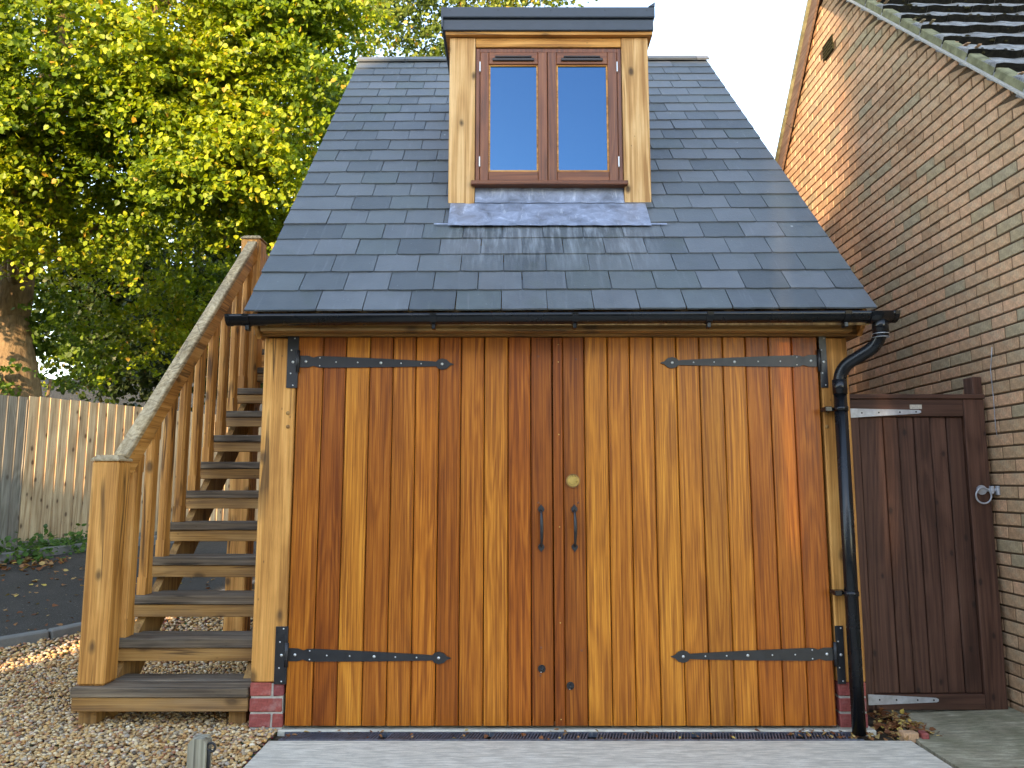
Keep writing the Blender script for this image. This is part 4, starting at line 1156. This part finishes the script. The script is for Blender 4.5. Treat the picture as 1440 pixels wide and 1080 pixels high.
def spray_points(centres, per, sx, droop=.35):
    out = []
    for c in centres:
        d = rng.normal(0, 1, 3); d[2] = d[2]*.25-.15; d /= np.linalg.norm(d)
        t = rng.random(per)**.8; L = sx*rng.uniform(.7, 1.5)
        side = np.cross(d, (0,0,1)); side /= np.linalg.norm(side)
        p = c+d*(t*L)[:, None]+side*(rng.normal(0, .28, per)*L*(.35+.6*(1-t)))[:, None]
        p[:, 2] += rng.normal(0, .06, per)*sx-droop*(t**2)*L; out.append(p)
    return np.concatenate(out)
def limb(mb, p0, p1, r0, r1, n=8, wob=.12, sides=8):
    p0, p1 = Vector(p0), Vector(p1); L = (p1-p0).length; pts = []; ph = random.random()*6
    for i in range(n+1):
        t = i/n; p = p0.lerp(p1, t); w = wob*L*math.sin(math.pi*t)*.3
        p += Vector((math.sin(ph+t*4)*w, math.cos(ph*1.7+t*3)*w, math.sin(ph+t*5)*w*.6)); pts.append(p)
    mb.tube(pts, [r0+(r1-r0)*(i/n) for i in range(n+1)], sides); return pts

def clump_field(ell, n, thr=.47, shell=.35):
    """points in an ellipsoid, kept in clumps (value noise) and mostly near the outside"""
    (cx, cy, cz), (rx, ry, rz2) = ell; out = []
    ks = rng.normal(0, 1, (7, 3))*1.9; ph = rng.uniform(0, 6.28, 7)
    while len(out) < n:
        q = rng.uniform(-1, 1, (4000, 3)); r = np.linalg.norm(q, axis=1)
        q = q[(r < 1) & (r > shell)]
        w = q*np.array([rx, ry, rz2]); f = sum(np.sin(w@ks[i]+ph[i]) for i in range(7))/7**.5
        lim = 1-.16*(np.sin(w@ks[0]*.8+ph[1])+1)*.5
        q2 = w[(f > thr-.5) & (np.linalg.norm(q, axis=1) < lim)]
        out += list(q2+np.array([cx, cy, cz]))
    return np.array(out[:n])

def tree(name, label, cat, base, limbs, ells, mat, lsize, per, sx, thr=.47, up=(0,-.6,.8), spread=.75, n_obj=0, group=None, cull=None, trunk_mat='bark', floor=None):
    T = thing(name, label, cat, base, group); B = np.array(base)
    mb = MB()
    for l_ in limbs: limb(mb, *l_)
    mb.v = [tuple(np.array(v)-B) for v in mb.v]; mb.build('trunk', M[trunk_mat], T)
    Ps = []
    for ell, n in ells:
        c = clump_field(ell, n, thr); Ps.append(spray_points(c, per, sx))
    P = np.concatenate(Ps)
    if cull: P = P[cull(P)]
    sz = rng.uniform(.65, 1.2, len(P))*lsize
    V_, F_ = leaves(P, sz, up, spread)
    # colour: per leaf + slow patches
    rn = np.clip(rng.normal(.43, .21, len(P))+.16*np.sin(P[:, 0]*1.7+P[:, 2]*1.3), 0, .97); rn[rng.random(len(P)) < .012] = 1.0
    V_ -= B
    if n_obj:
        # the leaves that show largest become objects of their own
        d = P[:, 1]*_c+(P[:, 2]-CH)*_s; px = 720+FPX*P[:, 0]/d; py = 540-FPX*(-P[:, 1]*_s+(P[:, 2]-CH)*_c)/d
        score = np.where((px > 4) & (px < 500) & (py > 4) & (py < 520), sz/d, 0); idx = set(np.argsort(-score)[:n_obj].tolist())
        for i in idx:
            me = bpy.data.meshes.new('leaf'); me.from_pydata([tuple(v) for v in V_[i*6:i*6+6]-V_[i*6]], [], [tuple(f) for f in LEAFF])
            a = me.attributes.new('rnd', 'FLOAT', 'FACE'); a.data.foreach_set('value', [float(rn[i])]*2); me.materials.append(mat)
            link('leaf', me, T, tuple(V_[i*6]))
        keep = np.ones(len(P), bool); keep[list(idx)] = False
        V_ = V_.reshape(-1, 6, 3)[keep].reshape(-1, 3); rn = rn[keep]
        F_ = (LEAFF[None]+(np.arange(int(keep.sum()))*6)[:, None, None]).reshape(-1, 4)
    me = np_mesh('crown', V_, F_, mat, False, {'rnd': np.repeat(rn, 2)})
    link('crown', me, T, kind='stuff'); return T

BZ = .45
big_cull = lambda P: (P[:, 0] < -1.5) & ~((np.abs(P[:, 0]/P[:, 1]+.64) < .035) & (P[:, 1] < 11.2) & (rng.random(len(P)) < .55)) & (P[:, 2] > 2.5)
tree('lime_tree', 'large sunlit lime tree with yellow green leaves rising over the fence at left', 'tree', (-7.2, 11, BZ),
     [((-6.95,11,BZ-.2),(-7.35,11,3.6),.36,.27), ((-7.35,11,3.55),(-7.0,11,7),.27,.22), ((-7.0,11,6.9),(-6.4,10.6,11.5),.22,.09),
      ((-7.2,11,4.6),(-4.6,9.6,6.6),.13,.03), ((-7.1,11,5.5),(-9.5,10,8),.14,.04), ((-7.1,11,5.2),(-4.3,10.8,8.4),.13,.03),
      ((-7.3,11,4.1),(-6.0,8.8,5.2),.10,.02), ((-7.0,11,6.2),(-5.5,8.6,8.2),.10,.025), ((-7.2,11,4.3),(-5.2,10,4.9),.08,.015), ((-7.0,11,6.6),(-3.6,10.6,10.2),.12,.03)],
     [(((-6.0,10.2,7.5),(4.0,2.7,3.7)), 1750), (((-5.2,9.3,5.9),(2.7,1.5,1.9)), 620), (((-3.9,9.6,7.0),(1.7,1.6,2.2)), 420), (((-7.2,8.9,5.2),(1.8,1.2,1.3)), 200), (((-3.6,9.3,5.05),(1.0,1.0,1.0)), 150), (((-2.9,9.7,6.4),(1.35,1.1,2.4)), 420), (((-6.9,12.6,6.5),(3.5,.8,4)), 500), (((-5.6,9.2,4.95),(2.6,1.2,1.15)), 420)], M['leaf_lime'], .066, 50, .52, thr=.82, up=(-.15,-.75,.6), n_obj=300, cull=big_cull)
tree('sycamore_tree', 'shaded dark leaved tree hanging low behind the stair handrail', 'tree', (-4.6, 16.5, BZ),
     [((-4.6,16.5,BZ-.2),(-4.9,16.5,4),.22,.17), ((-4.9,16.5,3.9),(-5.6,16,8),.17,.06), ((-4.9,16.5,3.6),(-7.4,15.6,5.2),.09,.02), ((-4.9,16.5,4.2),(-3.2,15.8,6),.09,.02)],
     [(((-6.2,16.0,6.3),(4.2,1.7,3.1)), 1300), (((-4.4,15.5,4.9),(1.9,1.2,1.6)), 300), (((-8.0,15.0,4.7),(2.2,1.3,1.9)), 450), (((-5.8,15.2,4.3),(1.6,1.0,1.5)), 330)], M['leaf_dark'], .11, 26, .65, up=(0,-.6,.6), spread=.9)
tree('ash_tree', 'mottled autumn tree seen behind the garage ridge and dormer', 'tree', (-1.6, 15, BZ),
     [((-1.6,15,BZ-.2),(-1.7,15,6),.25,.2), ((-1.7,15,5.9),(-1.0,14.6,12),.2,.06), ((-1.7,15,7),(.6,14.2,10.9),.09,.02), ((-1.7,15,6.6),(-4,14.5,10),.1,.03)],
     [(((-2.2,14.6,9.8),(3.1,2.0,3.9)), 1900), (((-.1,14.4,11.0),(1.7,1.4,1.5)), 260)], M['leaf_mixed'], .085, 26, .55, up=(-.1,-.7,.6), spread=.9)
tree('hazel_bush', 'leafy green bush growing behind the fence below the lime trunk', 'bush', (-6.9, 10.9, BZ),
     [((-6.9,10.9,BZ),(-7.1,10.7,2.6),.05,.02), ((-6.9,10.9,BZ),(-6.6,10.9,2.7),.05,.02), ((-6.9,10.9,BZ),(-7.3,10.9,3.2),.05,.02)],
     [(((-7.15,11.0,2.6),(.85,.8,1.7)), 260), (((-7.0,9.9,2.7),(.6,.6,.9)), 50)], M['leaf_shrub'], .075, 20, .35, up=(0,-.7,.6), spread=.8)
# low weeds at the foot of the fence
for i, (px, py, w, lb) in enumerate(((30, 780, .30, 'low ivy clump at the foot of the grey weathered fence bay'), (78, 772, .42, 'leafy nettle clump at the fence foot, left of the lower newel post'), (112, 768, .25, 'small green weed clump hidden partly by the lower newel post'))):
    a_, r_ = ray(px, py); Y = 8.6+(px-30)*.009; X = a_*Y
    T = thing('weed_clump', lb, 'weeds', (X, Y, ground_z(X, Y)), 'weeds along the fence foot')
    n = int(260*w/.3); P = np.stack([rng.normal(0, w*.5, n), rng.normal(0, .10, n), np.abs(rng.normal(0, .09, n))+.01], 1)
    V_, F_ = leaves(P, rng.uniform(.03, .07, n), (0, -.5, .8), .5)
    link('foliage', np_mesh('foliage', V_, F_, M['leaf_ivy'], False, {'rnd': np.repeat(rng.random(n), 2)}), T, kind='stuff')
    st = MB()
    for k in range(8): st.tube([(random.gauss(0, w*.4), 0, -.02), (random.gauss(0, w*.4), random.uniform(-.05, .05), .12)], .003, 5)
    st.build('stem', M['leaf_ivy'], T)
# leaf litter
def litter(name, spots, label, size=(.02,.045)):
    Ps = []
    for (x0, x1, y0, y1, n, zf) in spots:
        x = rng.uniform(x0, x1, n); y = rng.uniform(y0, y1, n); z = np.array([zf(a, c) for a, c in zip(x, y)])+rng.uniform(.003, .012, n); Ps.append(np.stack([x, y, z], 1))
    P = np.concatenate(Ps); V_, F_ = leaves(P, rng.uniform(*size, len(P)), (0, 0, 1), .35, curl=1.8)
    ob = link(name, np_mesh(name, V_, F_, M['leaf_dead'], False, {'rnd': np.repeat(rng.random(len(P)), 2)})); ob['kind'] = 'stuff'; ob['label'] = label; ob['category'] = 'leaves'
gzf = lambda x, y: ground_z(x, y)
P_spots = [(-2.9,-1.2,3.2,4.0,22,lambda x, y: .004), (-3.6,-2.2,4.0,5.4,25,lambda x, y: .006), (-2.2,-1.35,4.2,6,30,lambda x, y: .006), (-1.9,-1.25,3.6,3.95,30,lambda x, y: .004)]
litter('leaf_litter', P_spots, 'brown fallen leaves scattered over the pebble gravel', (.014,.03))
litter('leaf_litter', [(-6.4,-2.6,5.8,8.8,420,lambda x, y: ground_z(x, y)+.012)], 'yellow and brown leaves scattered on the asphalt drive', (.02,.06))
litter('leaf_litter', [(-6.2,-4.8,8.05,8.6,170,lambda x, y: ground_z(x, y)+.03)], 'brown leaves heaped between the far kerb and the fence', (.04,.08))
litter('leaf_litter', [(1.86,2.10,3.92,4.28,260,lambda x, y: -.02+.04*max(0, 1-abs(x-1.95)/.15)*random.random()), (1.7,1.9,3.88,4.1,50,lambda x, y: -.012)], 'dry brown leaves heaped at the foot of the black downpipe', (.015,.036))
litter('leaf_litter', [(1.35,1.72,3.87,3.985,55,lambda x, y: -.006), (-1.1,1.3,3.86,3.98,50,lambda x, y: -.006), (1.95,2.6,3.25,3.46,150,lambda x, y: -.006)], 'small dry leaves caught along the drain and the path edge', (.012,.03))
# loose bricks beside the apron
for x, y, rz2, rn, lb in ((2.0-.085,3.905,.05,.3,'pale broken brick bedded beside the apron below the gate'), (2.0,3.90,-.05,.8,'orange brick piece at the end of the pale brick beside the apron')):
    o = link('loose_brick', brick_mesh('loose_brick', .075 if rn < .5 else .035, .05, .05, M['brick_tan'] if rn < .5 else M['brick_red'], rn), None, (x-.03, y-.02, -.035)); o.rotation_euler = (0, 0, rz2); o['label'] = lb; o['category'] = 'brick'

# ------------------------------------------------------------------ short stake with a black ring hook
ST = thing('wooden_stake', 'short weathered timber stake with a black iron hook in the gravel', 'stake', (-1.285, 3.30, 0))
M['stake'] = wood('stake_wood', (.20,.18,.13), (.33,.30,.22), (.44,.41,.32), grey=.5, rough=.85, crack=.6)
MB().prism([(-.038,-.2),(.036,-.2),(.036,.150),(.024,.168),(-.022,.168),(-.038,.150)], 0, .07).build('stake', M['stake'], ST)
mb = MB(); mb.tube([(.042,.02,-.1),(.042,.02,.10),(.044,.02,.125)], .007, 8)
mb.tube([(.052+.017*math.cos(t*math.pi/8), .018, .132+.017*math.sin(t*math.pi/8)) for t in range(17)], .005, 8, cap=False); mb.build('ring_hook', M['black'], ST)

# ------------------------------------------------------------------ wooded bank far behind
mb = MB(); nx, ny = 60, 14
for j in range(ny):
    for i in range(nx):
        x = -110+i*2.9; y = 42+j*4.5; t = min(j/6, 1)
        h = 11.2*t*t*(3-2*t)+(.5*math.sin(x*.21)+.35*math.sin(x*.53+1))*t+.02*(x+30); mb.v.append((x, y, .3+max(h, -.5)))
for j in range(ny-1):
    for i in range(nx-1): a = j*nx+i; mb.f.append((a, a+1, a+nx+1, a+nx)); mb.smooth.append(True)
mb.build('wooded_hillside', M['hill'], None, fix=False, kind='structure')

# ------------------------------------------------------------------ unseen houses added behind the camera to shade the garage front
def P2(u, w):    # u to the right of the sun line, w towards the sun
    pv = Vector((math.cos(SUN_AZ), -math.sin(SUN_AZ), 0)); sv = Vector((-math.sin(SUN_AZ), -math.cos(SUN_AZ), 0)); return pv*u+sv*w
def house(u0, u1, w0, dep, eave, ridge, label, hipl=0, hipr=0):
    o = P2((u0+u1)/2, w0+dep/2); T = thing('brick_house', label, 'house', (o.x, o.y, 0), 'unseen houses added for shade')
    T.rotation_euler = (0, 0, -SUN_AZ)
    hw, hd = (u1-u0)/2, dep/2      # local x = u, local y = -w
    T['kind'] = None if False else 'thing'; del T['kind']
    MB().box(-hw, hw, -hd, hd, -.1, eave).build('wall', M['render_wall'], T)
    ov = .3; mb = MB()
    a = hipl; c = hipr
    mb.v = [(-hw-ov*(a > 0), -hd-ov, eave-.1), (hw+ov*(c > 0), -hd-ov, eave-.1), (hw+ov*(c > 0), hd+ov, eave-.1), (-hw-ov*(a > 0), hd+ov, eave-.1), (-hw+a, 0, ridge), (hw-c, 0, ridge)]
    mb.f = [(0,1,5,4), (2,3,4,5), (1,2,5), (3,0,4), (3,2,1,0)]; mb.smooth = [False]*5
    mb.build('roof', M['tile'], T)
    nw = max(1, int(hw*2/2.4))
    for k in range(nw):
        x = -hw+(k+.5)*2*hw/nw
        for z in ([1.0, 3.7] if eave > 4.5 else [1.0]):
            f = MB().box(x-.6, x+.6, hd-.02, hd+.03, z, z+1.2, None, .01).build('window', M['pvc'], T)
            for s_ in (-1, 1): MB().box(x+s_*.29-.24, x+s_*.29+.24, hd+.031, hd+.036, z+.08, z+1.12).build('pane', M['gutter'], f)
house(-4.9, -.02, 13, 7, 6.6, 10.5, 'unseen two storey rendered house added behind the camera to shade the garage, hipped at one end', hipl=1.6)
house(.50, 12, 13, 7, 6.6, 10.5, 'unseen two storey rendered house added behind the camera for shade, to the right of the sun gap')
house(.0, .48, 13.2, 6.6, 6.4, 8.85, 'narrow link roof added between the two unseen rendered houses to trim the sun gap')
house(-24, -5.1, 13, 7, 3.2, 6.6, 'unseen low rendered bungalow added behind the camera at the left to shade the ground')

# ------------------------------------------------------------------ every screw, peg and rivet becomes a piece of its own
def split_pieces(names):
    for o in [o for o in COL.objects if o.type == 'MESH' and o.name.split('.')[0] in names]:
        me = o.data; par = list(range(len(me.vertices)))
        def find(a):
            while par[a] != a: par[a] = par[par[a]]; a = par[a]
            return a
        for p in me.polygons:
            vv = list(p.vertices)
            for q in vv[1:]: par[find(q)] = find(vv[0])
        groups = {}
        for p in me.polygons: groups.setdefault(find(p.vertices[0]), []).append(p)
        if len(groups) < 2: continue
        new = []
        for ps in groups.values():
            ids = sorted({v for p in ps for v in p.vertices}); mp = {v: i for i, v in enumerate(ids)}
            m2 = bpy.data.meshes.new(me.name); m2.from_pydata([tuple(me.vertices[v].co) for v in ids], [], [tuple(mp[v] for v in p.vertices) for p in ps])
            m2.polygons.foreach_set('use_smooth', [p.use_smooth for p in ps]); m2.materials.append(me.materials[0]); m2.update(); new.append(m2)
        o.data = new[0]
        for m2 in new[1:]: link(o.name.split('.')[0], m2, o.parent, tuple(o.location))
split_pieces({'hinge_screw', 'plate_screw', 'strip_screw', 'wood_plug', 'oak_peg', 'trim_rivet', 'hinge_bolt', 'pipe_seal', 'hinge_knuckle'})
